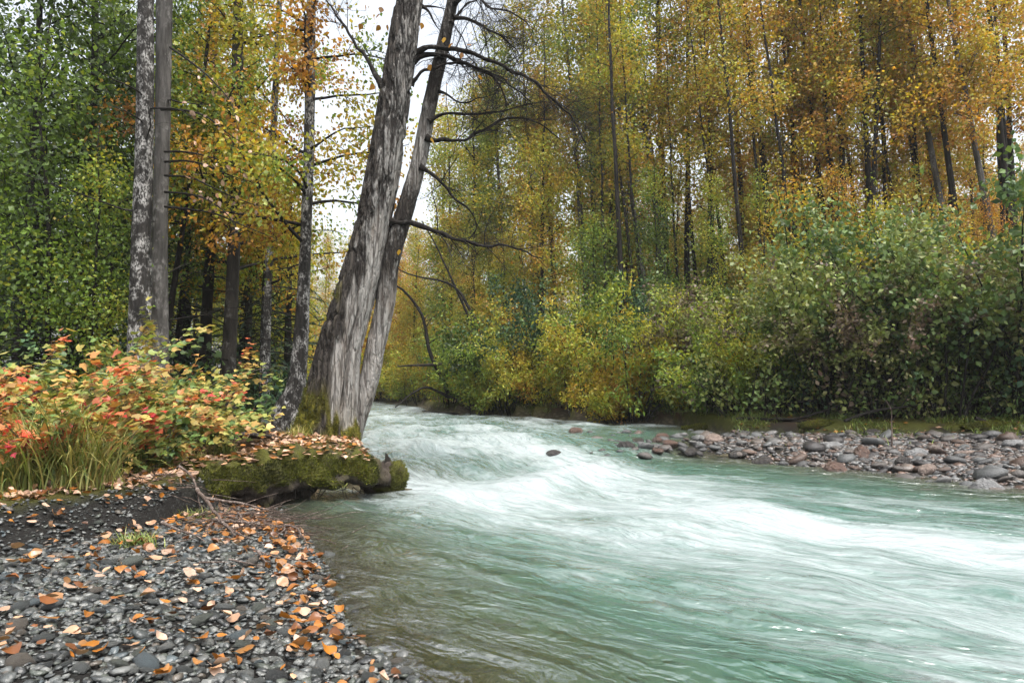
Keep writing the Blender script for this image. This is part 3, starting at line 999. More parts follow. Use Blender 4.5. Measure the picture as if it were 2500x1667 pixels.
# ------------------------------------------------------------------ mossy log jutting over the water
lrows = np.array([(-3.75, 6.5, .10, .16), (-3.35, 6.85, .16, .23), (-2.9, 7.3, .20, .28), (-2.5, 7.72, .23, .31), (-2.16, 8.08, .22, .28), (-1.92, 8.33, .17, .24), (-1.74, 8.52, .12, .17), (-1.64, 8.64, .10, .08)])
ls = smooth_path(lrows, 150)
mlog = thing('mossy_log', 'moss covered log jutting over the water below the leaning tree', 'log', (-2.3, 7.8, .2))
LL = np.array(mlog.location)
V, q = tube(ls[:, :3], ls[:, 3], 64)
Vl = V.reshape(len(ls), 64, 3)
o = Vl - ls[:, None, :3]
nn = o / np.linalg.norm(o, axis=2)[..., None]
LOGP = Vl.reshape(-1, 3)
lump = (1.0 * fbm(LOGP * 2.6, 3) + .6 * fbm(LOGP * 7, 3)).reshape(len(ls), 64)
under = sstep(-.1, -.7, nn[..., 2])
Vl = Vl + nn * (.20 * lump - .16 * under)[..., None]
ml = sstep(-.25, .3, nn[..., 2] + .9 * lump) * sstep(149, 128, np.arange(150))[:, None] * np.ones((1, 64))
obj('trunk', mesh('trunk', Vl.reshape(-1, 3) - LL, q, M_LOG, True, {'moss': ml.ravel()}), mlog)
# broken, upturned stump end with a dark splinter
pe = W(955, 1168, 8.7)
st = np.array([(*(pe + (-.34, .0, -.10)), .13), (*(pe + (-.14, .02, -.04)), .18), (*(pe + (.05, .03, .01)), .20), (*(pe + (.15, .03, .02)), .15), (*(pe + (.20, .03, .02)), .04)])
ss_ = smooth_path(st, 30)
V, q = tube(ss_[:, :3], ss_[:, 3], 36)
V += (V - np.repeat(ss_[:, :3], 36, 0)) * (.45 * fbm(V * 6, 3))[:, None]
stv = V.copy()
STUMP = obj('stump', mesh('stump', V - LL, q, M_LOG, True, {'moss': sstep(.05, .3, fbm(V * 5 + 3, 2) + .35 * (V[:, 0] > pe[0] + .02))}), mlog)
sv = np.array([pe + (-.09, -.05, .10), pe + (.05, .0, .13), pe + (.0, .09, .11), pe + (-.075, .0, .33), pe + (-.02, .03, .25)])
obj('splinter', mesh('splinter', sv - LL, np.array([(0, 1, 4), (0, 4, 3), (1, 2, 4), (2, 0, 3), (2, 3, 4), (0, 2, 1)]), M_DARK, False), STUMP)
kk = np.where((ml.ravel() > .45) & (nn[..., 2].ravel() > -.25) & (fbm(LOGP * 2.4 + 7, 3) > -.28) & ((nn[..., 2].ravel() < .75) | (LOGP[:, 0] > -1.8)))[0]
Pm, Nm = Vl.reshape(-1, 3)[kk], nn.reshape(-1, 3)[kk]
V, Fa, hue, rnd = tufts(Pm, Nm, 24000, .028, RS(9), hue0=.36, hsd=.2)
k2 = np.where(stv[:, 0] > pe[0])[0]
Vb, Fb, hb_, rb = tufts(stv[k2], (stv[k2] - pe) / .15, 1800, .025, RS(10), hue0=.5)
g = Geo()
g.add(V - LL, Fa, hue=hue, rnd=rnd)
g.add(Vb - LL, Fb, hue=hb_, rnd=rb)
obj('moss', g.mesh('moss', M_MOSS, False), mlog, kind='stuff')
# hanging rootlets under the overhang
g = Geo()
rng = RS(11)
for k in range(60):
    t = rng.uniform(.08, .92)
    p = ls[int(t * 149), :3] + np.array((rng.uniform(-.1, .15), rng.uniform(-.25, -.1), rng.uniform(-.12, .0)))
    qv = curve_branch(p, (rng.normal(0, .4), -.2, -1), rng.uniform(.08, .25), rng, 4, 0, .3)
    g.add(*tube(qv, np.linspace(.006, .002, 4), 3))
me = g.mesh('rootlets', M_DARK)
me.transform(Matrix.Translation(-Vector(LL)))
obj('rootlets', me, mlog, kind='stuff')

# ------------------------------------------------------------------ trunks of the near left wood
rng = RS(31)
LEFT_TREES = [
    # rows, distance, bark, hue, crown base, spread, leaves, label, name
    ([(-100, 358, 36), (0, 356, 37), (320, 353, 41), (585, 345, 46), (840, 340, 53), (1000, 335, 62)], 10.0, M_BIRCH, .40, 8.6, 1.6, 1500, 'white spotted birch like trunk rising behind the red leaved shrubs', 'birch_tree'),
    ([(-100, 402, 38), (0, 401, 38), (320, 397, 35), (530, 391, 35), (790, 389, 41), (1000, 388, 46)], 10.5, M_PALE, .45, 8.8, 1.6, 1500, 'smooth grey trunk touching the white spotted trunk on its river side', 'cottonwood_tree'),
    ([(-100, 763, 21), (0, 760, 22), (320, 755, 25), (640, 744, 28), (850, 733, 38), (950, 722, 48), (1010, 706, 80)], 11.6, M_BIRCH, .58, 3.6, 2.4, 8000, 'slim lichen spotted trunk with golden crown just behind the thick leaning tree', 'birch_tree'),
    ([(0, 682, 13), (500, 660, 18), (700, 652, 22), (960, 645, 26)], 14.5, M_BIRCH, .60, 3.2, 2.6, 9000, 'thin white flecked trunk with orange crown beside the dead spruce boughs', 'birch_tree'),
    ([(0, 582, 25), (400, 576, 28), (640, 570, 30), (850, 560, 34), (960, 556, 40)], 13.5, M_BARK, .58, 3.4, 2.5, 8500, 'straight brown trunk with amber crown behind the shrub mound', 'cottonwood_tree'),
    ([(0, 524, 15), (300, 520, 18), (500, 520, 21), (790, 503, 27), (950, 498, 30)], 15.5, M_DARK, .52, 3.4, 2.3, 7000, 'dark bowed trunk with yellow crown behind the paired grey trunks', 'cottonwood_tree'),
    ([(0, 520, 7), (400, 470, 10), (760, 415, 15), (900, 395, 17)], 14.0, M_DARK, .45, 4.4, 1.7, 5000, 'thin dark sapling slanting away behind the smooth grey trunk', 'sapling'),
    ([(0, 490, 8), (500, 468, 13), (800, 438, 16), (930, 428, 18)], 16.5, M_DARK, .38, 3.6, 2.0, 7000, 'thin dark upright trunk with olive crown in the wood behind the smooth grey trunk', 'cottonwood_tree'),
    ([(0, 616, 10), (500, 612, 14), (880, 604, 19), (960, 602, 21)], 18.0, M_DARK, .58, 3.6, 2.4, 7000, 'narrow dark trunk between the brown trunk and white flecked trunk', 'cottonwood_tree'),
]
for rows, Y, bark, hue, cb, spread, nleaf, label, name in LEFT_TREES:
    ZT = 9.8 if 11 < Y < 16 else 12.0
    sp = trunk_from_pixels(rows, Y, ZT, nlen=200)
    b = np.array((sp[2, 0], sp[2, 1], float(H(sp[2, 0], sp[2, 1]))))
    t = thing(name, label, 'tree', tuple(b))
    V, q, rd = rough_trunk(sp, 36, int(Y * 10), .07, .25, 14 if Y < 12 else 9)
    obj('trunk', mesh('trunk', V - b, q, bark), t)
    paths = []
    for k in range(33):
        g = Geo()
        dead = k >= 26                                      # thin dead twigs low on the trunk
        u = rng.random()
        zz = rng.uniform(1.8, cb) if dead else cb + (ZT - .2 - cb) * u
        c = np.array([np.interp(zz, sp[:, 2], sp[:, i]) for i in range(3)])
        r = np.interp(zz, sp[:, 2], sp[:, 3])
        az, el = rng.uniform(0, 6.28), rng.uniform(.1, .7)
        if dead:
            qv = curve_branch(c, (math.cos(az), math.sin(az) * .6, rng.uniform(-.1, .5)), rng.uniform(.6, 1.7), rng, 7, -.06, .13)
            g.add(*tube(qv, np.linspace(.016, .003, 7), 4))
            sprays(g, qv, .008, rng, 4, .45, 0, .0, 3, -.05)
        else:
            L = spread * rng.uniform(.5, 1.1) * (1 - .5 * u)
            qv = curve_branch(c, (math.cos(az) * math.cos(el), math.sin(az) * math.cos(el), math.sin(el)), L, rng, 7, -.05, .12)
            g.add(*tube(qv, np.linspace(r * .35, .006, 7), 4))
            paths.append(qv)
            sprays(g, qv, r * .3, rng, 5, L * .5, 0, .1, 3, -.1, paths, .2)
        me = g.mesh('branch', M_DARK)
        me.transform(Matrix.Translation(-Vector(b)))
        obj('branch', me, t)
    V, Fa, hu, rn = leaves_on(paths, nleaf, .085, rng, .16, LEAF4, .7, .07, .24)
    obj('crown', mesh('crown', V - b, Fa, M_LEAF, False, {'hue': hu, 'rnd': rn}), t, autumn=hue)

# low dark twigs with last pale leaves across the gap behind the grey trunk
tw = thing('bare_twig', 'long thin bare twigs carrying a few pale leaves beside the grey trunk', 'twig', tuple(W(400, 400, 10.3)))
TL = np.array(tw.location)
g, lg = Geo(), []
Z1 = lambda pts: [(x * .4464, y * .4464) for x, y in pts]
for pts in ([(900, 885), (1020, 880), (1130, 905), (1260, 960), (1420, 1010)], [(900, 960), (1040, 970), (1130, 1010), (1280, 1080), (1420, 1130)], [(900, 1130), (1040, 1145), (1180, 1170), (1320, 1230), (1520, 1310)],
            [(900, 830), (1000, 830), (1150, 860), (1400, 960)], [(880, 600), (1020, 605), (1130, 640), (1260, 740), (1350, 800)], [(900, 1050), (1020, 1060), (1130, 1090), (1240, 1170), (1290, 1240)], [(930, 260), (1030, 330), (1140, 420), (1260, 560), (1300, 700)]):
    P3 = smooth_path(np.array([W(*p, 10.2 - .7 * i / 4) for i, p in enumerate(Z1(pts))]), 16)
    g.add(*tube(P3, np.linspace(.02, .004, 16), 5))
    sprays(g, P3, .01, RS(len(lg)), 6, .4, 0, -.05, 3, -.05)
    lg.append(P3)
me = g.mesh('stem', M_DARK)
me.transform(Matrix.Translation(-Vector(TL)))
obj('stem', me, tw)
V, Fa, hu, rn = leaves_on(lg, 70, .085, RS(14), .07, LEAF8, .3, .1, 0, .3)
pale = mesh('leaf_spray', V - TL, Fa, M_FALLEN, False, {'hue': hu * 2 + .12, 'rnd': rn})
obj('leaf_spray', pale, tw)

# ------------------------------------------------------------------ shared tree variants
VARS = [variant(100, 20, .17, 3.5, 2.9, 60, 14000, .135), variant(101, 22, .19, 5.0, 2.8, 56, 13000, .135), variant(102, 19, .15, 2.6, 2.7, 62, 14000, .13),
        variant(103, 23, .18, 6.0, 2.7, 54, 12000, .135), variant(104, 17, .13, 2.2, 2.6, 58, 13000, .13), variant(105, 21, .16, 4.2, 3.0, 58, 13500, .135)]
LOW = [variant(110, 12, .10, 1.2, 2.3, 46, 9000, .11, hang=.7), variant(111, 13.5, .11, 1.6, 2.6, 50, 10000, .11, hang=.7), variant(112, 8, .06, .6, 1.6, 34, 5000, .10, hang=.6)]
FRONT = [variant(120, 20, .15, 8.5, 2.6, 44, 7500, .135), variant(121, 22, .16, 9.5, 2.6, 42, 7500, .135), variant(122, 19, .13, 7.5, 2.5, 44, 7500, .13),
         variant(123, 23, .16, 10.5, 2.5, 40, 7000, .135), variant(124, 17, .14, 6.5, 2.4, 42, 7000, .13), variant(125, 21, .14, 8.5, 2.6, 42, 7000, .135)]
THIN = [variant(130, 22, .12, 9.0, 2.0, 30, 2600, .13, low_twigs=20), variant(131, 20, .10, 7.0, 1.9, 28, 2400, .13, low_twigs=20), variant(132, 23, .135, 11.0, 2.0, 26, 2400, .13, low_twigs=20)]
rng = RS(41)


def lean_tree(var, px0, py0, px1, py1, Y, **kw):
    A, B = W(px0, py0, Y), W(px1, py1, Y)
    d = (A - B) / (A[2] - B[2])
    x = B[0] + d[0] * (-B[2])
    gz = float(H(x, Y))
    base = B + d * (gz - B[2])
    return place_tree(var, base, base + d * 10, **kw)


# traced trunks on the far bank: top px, bottom px, distance, hue, variant, bark, label
P_, D_ = M_PALE, M_DARK
TR = [(1378, 0, 1420, 560, 30, .50, 0, P_, 'pale grey cottonwood trunk standing above the tall pale green willow'), (1545, 60, 1600, 500, 29, .52, 1, P_, 'pale slender cottonwood with olive crown behind the bright green and yellow bush'),
      (1500, 150, 1565, 620, 28, .54, 2, P_, 'pale leaning cottonwood rising straight behind the bright green and yellow bush'), (1604, 0, 1622, 530, 30, .50, 3, D_, 'dark upright cottonwood just beside the pale ones behind the bright bush'),
      (1440, 200, 1468, 620, 31, .60, 4, D_, 'thin dark cottonwood with golden leaves behind the yellow green willow'), (1655, 120, 1668, 540, 30, .66, 5, D_, 'thin dark cottonwood with golden leaves above the small yellowing bush'),
      (1720, 250, 1728, 560, 29, .68, 4, D_, 'thin dark cottonwood above the mauve brown alder'), (1827, 0, 1882, 540, 26, .63, 1, D_, 'dark cottonwood tilting over the large light green bush, brown gold leaves'),
      (1925, 200, 1937, 560, 25, .64, 4, D_, 'thin dark cottonwood between two thicker dark trunks above the green thicket'), (1961, 0, 2005, 490, 24, .65, 3, D_, 'dark tilted cottonwood above the alder with mauve leaves'),
      (2043, 0, 2060, 490, 23, .66, 1, D_, 'dark straight cottonwood, first of a close pair above the cobbles'), (2090, 0, 2132, 590, 22, .66, 3, D_, 'dark tilted cottonwood, second of a close pair above the cobbles'),
      (2120, 200, 2116, 560, 21.5, .67, 5, D_, 'thick dark cottonwood crossing the tilted one above the cobbles'), (2209, 0, 2295, 450, 22, .66, 1, P_, 'greyish cottonwood leaning strongly above the tall bright green alder'),
      (2271, 0, 2328, 480, 21, .67, 3, D_, 'dark slim cottonwood between two greyish leaning trunks'), (2305, 0, 2398, 480, 20.5, .67, 1, P_, 'greyish cottonwood leaning strongly above the pale cobbles'),
      (2400, 0, 2428, 220, 21, .67, 3, D_, 'dark cottonwood near the picture edge, first of the last two'), (2440, 0, 2452, 200, 23, .68, 1, D_, 'dark cottonwood nearest the picture edge above the dull green alder'),
      (2220, 300, 2260, 560, 24, .63, 4, D_, 'thin dark cottonwood behind the greyish leaning trunk'), (1775, 100, 1812, 600, 29, .62, 5, D_, 'dark cottonwood standing behind the brownish alder'),
      (2010, 0, 2030, 520, 27, .65, 0, D_, 'dark cottonwood set back behind the close pair of dark trunks'), (2170, 60, 2195, 520, 27, .65, 5, D_, 'dark cottonwood set back between the close pair and greyish trunk'),
      (1280, 60, 1300, 600, 33, .50, 2, P_, 'pale grey cottonwood with yellow green leaves behind the tips of the bare limbs'), (1215, 150, 1230, 640, 35, .45, 4, P_, 'pale cottonwood with greenest crown, nearest the sky gap'),
      (1340, 250, 1352, 640, 33, .58, 4, D_, 'thin dark cottonwood with gold leaves beside the pale trunk by the bare limbs')]
for x0, y0, x1, y1, Y, hue, v, bark, lab in TR:
    lean_tree(FRONT[v], x0, y0, x1, y1, Y, scale=float(np.clip(Y / 25, .8, 1.15)), hue=hue - .03, label=lab, group='cottonwoods lining the far bank', rng=rng, bark=bark)
for px, Y, v, sc, hue in [(1100, 36.5, 4, .95, .46), (1150, 34, 0, .88, .50), (1195, 37, 2, 1.0, .52), (1085, 42, 0, 1.0, .54)]:
    x = (px - 1250) / F * Y
    place_tree(VARS[v], (x, Y, float(H(x, Y))), None, sc, hue, f'yellow green cottonwood edging the sky gap, above {mark(x, Y)}', 'cottonwoods edging the sky gap', rng=rng)
for k in range(34):
    px, Y = 1470 + 31 * k + rng.uniform(-14, 14), rng.uniform(21, 31)
    x = (px - 1250) / F * Y
    hue = float(np.interp(px, [1560, 1900, 2500], [.54, .60, .64]))
    place_tree(THIN[k % 3], (x, Y, float(H(x, Y))), (x - .9 * rng.random(), Y, 10), rng.uniform(.75, .9), hue, f'slim straight dark trunk with high thin crown above {mark(x, Y)}', 'slim dark trunks in the far wood', rng=rng)
for k in range(20):                                          # golden brown middle storey behind the trunks
    px = 1480 + 56 * k + rng.uniform(-20, 20)
    Y = float(np.interp(px, [1480, 1900, 2560], [27, 24, 21])) + rng.uniform(3, 9)
    x = (px - 1250) / F * Y
    hue = float(np.interp(px, [1480, 1900, 2560], [.54, .60, .63])) + rng.normal(0, .05)
    place_tree(LOW[k % 2], (x, Y, float(H(x, Y))), None, rng.uniform(.75, 1.0), hue, f'low bushy golden brown poplar between the dark trunks above {mark(x, Y)}', 'golden brown poplars between the far trunks', 'young_poplar', rng)
GOLD, OLIVE, BROWN = 'golden leaved', 'yellow green leaved', 'brown leaved'

# fill of the wood behind: one row after another, river corridor left open
taken = []
def free(x, y, r):
    return all((x - a) ** 2 + (y - b) ** 2 > r * r for a, b in taken)


cnt = 0
while cnt < 84:
    y = rng.uniform(27, 75)
    x = rng.uniform(-.16 * y if y < 45 else -.10 * y, .85 * y + 4)
    if y < 26:
        continue
    if not free(x, y, 1.6 + .02 * y):
        continue
    P = np.array([(x, y)])
    if sdf(P, BANK_R)[0] > -2.5:
        continue
    taken.append((x, y))
    fr = np.interp(x / y, [-.15, .0, .15, .35, .6, .9], [.46, .50, .57, .62, .65, .66])
    hue = fr + rng.normal(0, .06)
    kind = OLIVE if hue < .57 else (GOLD if hue < .71 else BROWN)
    sc = rng.uniform(.8, 1.1)
    if x / y < 0.02:
        sc *= .82
    if x / y > .2:
        sc *= .72
    place_tree(VARS[rng.integers(0, 6)], (x, y, float(H(x, y))), None, sc, hue - .04, f'{kind} cottonwood deep in the far wood, behind {mark(x, y)}', 'cottonwoods deep in the far wood', rng=rng)
    cnt += 1

# the far bend: low pale orange trees where the river disappears
for i, (x, y, sc, hue) in enumerate([(-13.5, 60, .75, .66), (-11, 55, .62, .60), (-9, 54, .66, .68), (-16, 66, .85, .55), (-12, 66, .8, .72), (-8.5, 60, .85, .58), (-7.2, 50, .55, .62), (-19, 70, .8, .62),
                                     (-10, 72, .9, .52), (-6.5, 66, .9, .60), (-14.5, 75, .85, .50), (-22, 74, .75, .56), (-7.6, 46.5, .5, .70), (-6.2, 43, .5, .55), (-24, 66.5, .75, .62), (-27, 73, .85, .60), (-21, 76, .9, .56), (-18, 80, .95, .60), (-25, 82, 1.0, .62), (-30, 80, 1.0, .55), (-29, 76, .9, .64), (-13, 82, 1.0, .58), (-16, 74, .9, .62), (-33, 86, 1.0, .60)]):
    sc *= 1.25
    place_tree(LOW[i % 2] if sc < .85 else VARS[(2, 4)[i % 2]], (x, y, float(H(x, y))), None, sc * (1.25 if sc < .85 else .85), hue, 'pale orange tree at the far bend where the river disappears', 'trees at the far bend', rng=rng)

for i, (x, y, v, sc, hue) in enumerate([(-10.5, 52.5, 0, 1.7, .66), (-9.2, 49.5, 0, 1.4, .60), (-12.2, 56, 5, 1.8, .70), (-8.3, 47.5, 5, 1.3, .56), (-14.3, 59.5, 0, 2.0, .64), (-7.2, 45.3, 0, 1.3, .48), (-11.3, 57.5, 5, 2.0, .62), (-9.6, 54.5, 0, 2.0, .72),
                                        (-6.0, 41.5, 0, 1.2, .42), (-5.1, 37.5, 5, 1.2, .5), (-16.5, 62, 5, 2.0, .68), (-8, 52, 0, 2.2, .58), (-6.8, 48, 5, 2.0, .66)]):
    FAR_BUSH.append((x, y, v, sc, hue))

# left wood: green poplars near the edge, mixed wood behind
LW = [(45, 11.5, 0, 1.0, .14, 'leafy dark green poplar at the wood edge, leftmost of the green crowns'), (200, 12.5, 1, 1.0, .21, 'leafy green poplar beside the white spotted trunk, yellowing low branches'),
      (120, 10.2, 2, .85, .23, 'small bright green poplar in front of the dark spruces'), (222, 10.4, 2, .62, .33, 'low yellow green poplar whose spray hangs beside the white spotted trunk')]
for px, Y, v, sc, hue, lab in LW:
    p = W(px, 950, Y)
    place_tree(LOW[v], (p[0], Y, float(H(p[0], Y))), None, sc, hue, lab, None, 'poplar_tree', rng)
cnt = 0
while cnt < 38:
    y = rng.uniform(15, 55)
    u = rng.uniform(-.95, -.23)
    x = u * y
    if sdf(np.array([(x, y)]), BANK_L)[0] > -2.2 or not free(x, y, 1.5):
        continue
    if u > -.34 and y > 22 and y < 45:
        continue
    taken.append((x, y))
    hue = np.interp(u, [-.9, -.55, -.48, -.3], [.16, .27, .47, .60]) + rng.normal(0, .06)
    v = VARS[rng.integers(0, 6)] if rng.random() < .75 else LOW[1]
    kind = 'green' if hue < .42 else ('yellow green' if hue < .57 else 'golden')
    place_tree(v, (x, y, float(H(x, y))), None, rng.uniform(.7, .95), hue - .03, f'{kind} leaved tree in the shaded near bank wood, behind {mark(x, y)}', 'trees in the near bank wood', rng=rng)
    cnt += 1


for i, (px, Y, v, sc, hue) in enumerate([(668, 20, 2, .9, .46), (700, 24, 0, .62, .50), (650, 25, 1, .66, .44), (712, 29, 0, .7, .56), (678, 33, 1, .75, .52), (722, 37, 0, .75, .60), (640, 36, 1, .9, .50), (700, 44, 1, .85, .58), (610, 30, 0, .9, .48)]):
    x = (px - 1250) / F * Y
    place_tree(LOW[v], (x, Y, float(H(x, Y))), None, sc, hue, f'small yellow green poplar on the upstream near bank, behind {mark(x, Y)}', 'small poplars along the upstream near bank', 'young_poplar', rng)

# ------------------------------------------------------------------ spruces
def spruce(seed, Ht, spread, dead=False):
    rng = RS(seed)
    g, n = Geo(), Geo()
    g.add(*tube(np.array([(0, 0, -.2), (0, 0, Ht * .5), (0, 0, Ht)]), np.array([.02 * Ht ** .9, .012 * Ht ** .9, .006]), 8))
    for zz in np.arange(.35, Ht * .97, .24):
        L0 = spread * (1 - zz / Ht) ** .8
        for k in range(5):
            az = rng.uniform(0, 6.28)
            L = L0 * rng.uniform(.6, 1.15)
            q = curve_branch((0, 0, zz + rng.normal(0, .08)), (math.cos(az), math.sin(az), .12 if not dead else rng.normal(-.1, .25)), L, rng, 6, -.07 if not dead else -.09, .06 if not dead else .13)
            g.add(*tube(q, np.linspace(.014, .004, 6), 3))
            m = int(L * (26 if not dead else 11)) + 3
            t = rng.uniform(.15, 1, m) * 4.999
            i = t.astype(int)
            pos = q[i] + (q[i + 1] - q[i]) * (t - i)[:, None]
            tg = q[i + 1] - q[i]
            tg /= np.linalg.norm(tg, axis=1)[:, None]
            sd = np.cross(tg, (0, 0, 1.0)) * rng.choice((-1, 1), m)[:, None]
            d = tg * .7 + sd * .9 + rng.normal(0, .15, (m, 3)) + (0, 0, -.18)
            T = (np.array([(-.09, 0, 0), (.09, 0, 0), (.06, .6, -.02), (0, 1, -.08), (-.06, .6, -.02)]), np.array([(0, 1, 2), (0, 2, 4), (4, 2, 3)]))
            V, Fa, li = leaf_cloud(pos, .22 * rng.uniform(.6, 1.3, m) * (L0 / spread + .3), d, rng, T, np.tile((0, 0, 1.0), (m, 1)) + rng.normal(0, .35, (m, 3)))
            n.add(V, Fa, hue=(rng.random(m) * .8)[li], rnd=rng.random(m)[li])
    return g.mesh('trunk', M_DARK), n.mesh('crown', M_NEEDLE, False)


SPR = [spruce(200, 6.0, 1.6), spruce(201, 9.0, 2.0), spruce(202, 7.0, 2.0, True)]
for i, (px, Y, v, sc, lab) in enumerate([(70, 10.6, 0, .75, 'dark green spruce under the leafy poplars, nearest the left shrubs'), (165, 12.0, 0, .95, 'dark green spruce between the poplars behind the shrub bank'),
                                         (260, 12.2, 0, .7, 'small dark spruce just behind the white spotted trunk'), (40, 14.0, 1, .9, 'tall dark spruce in the deep shade behind the poplars'),
                                         (640, 15.5, 2, .9, 'half dead spruce with bare drooping boughs behind the thin white flecked trunk'), (700, 17.5, 2, 1.0, 'half dead spruce with drooping boughs beside the river behind the slim spotted trunk'),
                                         (590, 20.0, 1, 1.0, 'full spruce in the wood behind the brown trunk'), (450, 19, 1, 1.0, 'full dark spruce in the wood behind the thin saplings'), (330, 17, 1, .9, 'dark spruce hidden behind the paired trunks')]):
    p = W(px, 950, Y)
    t = thing('spruce_tree', lab, 'tree', (p[0], Y, float(H(p[0], Y))))
    t.rotation_euler.z, t.scale = i * 1.3, (sc,) * 3
    obj('trunk', SPR[v][0], t)
    obj('crown', SPR[v][1], t, autumn=0.25 if v == 2 else 0.0)


# ------------------------------------------------------------------ far bank shrubs
BLINE = np.array([(-2.6, 28.6)] + BANK_R[2:10])
BPX = BLINE[:, 0] / BLINE[:, 1] * F + 1250


def bank_y(px):
    return float(np.interp(px, BPX, BLINE[:, 1]))


def shift_y(px, Y):
    return bank_y(px) + .3 + .75 * max(Y - float(np.interp(px, [1100, 1400, 1640, 1800, 2000, 2250, 2500], [28, 27, 25.5, 22, 20, 18.5, 17])), 0)



def shrub(seed, Ht, spread, nst, nleaf, lsize, mat, shape=LEAF4, hang=.35, bark=None, sub=7, jit=.10, hsd=.06, clump=.16, bare=.0):
    rng = RS(seed)
    g, paths = Geo(), []
    for k in range(nst):
        az = rng.uniform(0, 6.28)
        rr = rng.uniform(0, .25) * spread
        lean = rng.uniform(.1, .9) * spread / Ht
        L = Ht * rng.uniform(.55, 1.1)
        q = curve_branch((math.cos(az) * rr, math.sin(az) * rr, -.1), (math.cos(az) * lean, math.sin(az) * lean, 1), L, rng, 8, -.05, .1)
        r = .012 * Ht ** .6
        g.add(*tube(q, np.linspace(r, r * .25, 8), 5))
        sprays(g, q, r * .7, rng, sub, L * .38, 1, .1, 3, -.05, paths, .2)
        paths.append(q)
    V, Fa, hue, rnd = leaves_on(paths, nleaf, lsize, rng, jit, shape, hang, hsd, clump)
    z0 = V.reshape(-1, len(shape[0]), 3)[:, 0, 2]
    keep = np.repeat((z0 > .12) & (rng.random(len(z0)) < .10 + sstep(bare * Ht * .7, bare * Ht * 1.3 + .01, z0)), len(shape[0]))
    kf = keep[Fa].all(1)
    V = np.where(keep[:, None], V, 0)
    me = mesh('foliage', V, Fa[kf], mat, False, {'hue': hue, 'rnd': rnd})
    return g.mesh('stem', bark or M_DARK), me


BUSH = [shrub(300, 3.2, 2.2, 12, 7000, .115, M_LEAF), shrub(301, 4.5, 2.4, 14, 8000, .125, M_DULL, bare=.34), shrub(302, 2.4, 1.7, 12, 6000, .12, M_LEAF, NARROW), shrub(303, 5.5, 2.6, 14, 9000, .13, M_DULL, bare=.34),
        shrub(304, 1.5, 1.3, 9, 3000, .09, M_LEAF, NARROW), shrub(305, 3.4, 2.4, 13, 7000, .12, M_LEAF, NARROW), shrub(306, 1.2, 1.0, 9, 420, .10, M_DULL)]
# px, distance, variant, scale, hue shift, label
RB = [(1100, 28.8, 2, 1.05, .33, 'low green willow bush overhanging the river at the point'), (1175, 28.3, 2, .9, .36, 'low yellow green willow bush next along from the point'), (1145, 30, 0, 1.0, .30, 'dull olive bush behind the willow point'),
      (1250, 28.2, 5, .95, .46, 'tall pale green willow beside the two bright bushes'), (1330, 28.0, 4, 1.3, .48, 'low golden willow at the water below the pale green willow'), (1215, 29.5, 0, 1.15, .16, 'dark green bush behind the pale green willow'),
      (1310, 29.5, 1, .95, .05, 'dark blue green bush standing behind the pale willows'), (1440, 27.6, 5, 1.1, .47, 'tall yellow green willow with pale tips above the bright bush'), (1395, 27.4, 2, 1.0, .48, 'golden olive willow between pale willow and bright bush'),
      (1555, 26.6, 5, 1.0, .44, 'bright green and yellow bush dipping its orange tips to the water'), (1510, 26.0, 2, .85, .54, 'bright yellow bush with orange tips low over the water'), (1640, 26.5, 4, .95, .44, 'small yellowing bush at the start of the bar'),
      (1600, 29, 1, 1.05, .12, 'tall dull green alder behind the bright bush'), (1690, 27, 1, 1.0, .72, 'mauve brown alder between the bright bush and green thicket'), (1750, 25.5, 3, .85, .65, 'brownish alder in the shade beside the green thicket'),
      (1850, 22.5, 5, 1.05, .36, 'large light green bush leaning over the bar'), (1800, 24.5, 0, 1.2, .30, 'tall light green bush behind the leaning green bush'), (1960, 21.8, 3, .92, .62, 'tall alder with dull mauve leaves above the middle of the bar'),
      (2030, 20.8, 1, .95, .42, 'green alder with some brown leaves above the cobbles'), (2140, 20.0, 3, .80, .72, 'brown mauve alder beside the slim dead stick'), (2200, 19.8, 3, .98, .25, 'tall bright green alder with broad leaves above the bar'),
      (2290, 18.6, 1, 1.0, .38, 'green alder behind the pale cobbles'), (2380, 18.6, 3, .85, .70, 'dull brown alder in the shade above the pale cobbles'), (2470, 17.8, 1, 1.1, .50, 'dull green alder, closest to the camera on the far bank'),
      (2560, 17.5, 3, 1.05, .22, 'tall green alder at the picture edge above the cobbles'), (2420, 21, 3, 1.1, .55, 'tall olive alder behind the brown alders'), (2100, 23, 0, 1.3, .35, 'green bush in the second row behind the mauve alders'),
      (1700, 29.5, 0, 1.3, .28, 'tall green bush far back between dark trunks'), (1520, 30.5, 0, 1.3, .10, 'tall dark green bush behind the bright willows'), (2300, 22, 0, 1.3, .38, 'green bush in the second row behind pale trunks'), (1900, 26, 0, 1.3, .30, 'green bush in the second row behind the big thicket')]
rng = RS(51)
for px, Y, v, sc, hue, lab in RB:
    Y0, Y = Y, shift_y(px, Y) + .5
    sc *= Y / Y0 * 1.08
    if 'yellow' in lab and v in (2, 5):
        Y, sc = Y - .7, sc * 1.12
    p = W(px, 950, Y)
    t = thing('alder_bush' if v in (1, 3) else 'willow_bush', lab, 'bush', (p[0], Y, float(H(p[0], Y)) - .05))
    sc *= (1.2 if 1990 < px < 2320 or px > 2500 else 1.0) if px > 1660 else 1.08
    t.rotation_euler.z, t.scale = rng.uniform(0, 6.28), (sc, sc, sc * rng.uniform(.95, 1.1))
    obj('stem', BUSH[v][0], t)
    obj('foliage', BUSH[v][1], t, autumn=hue)
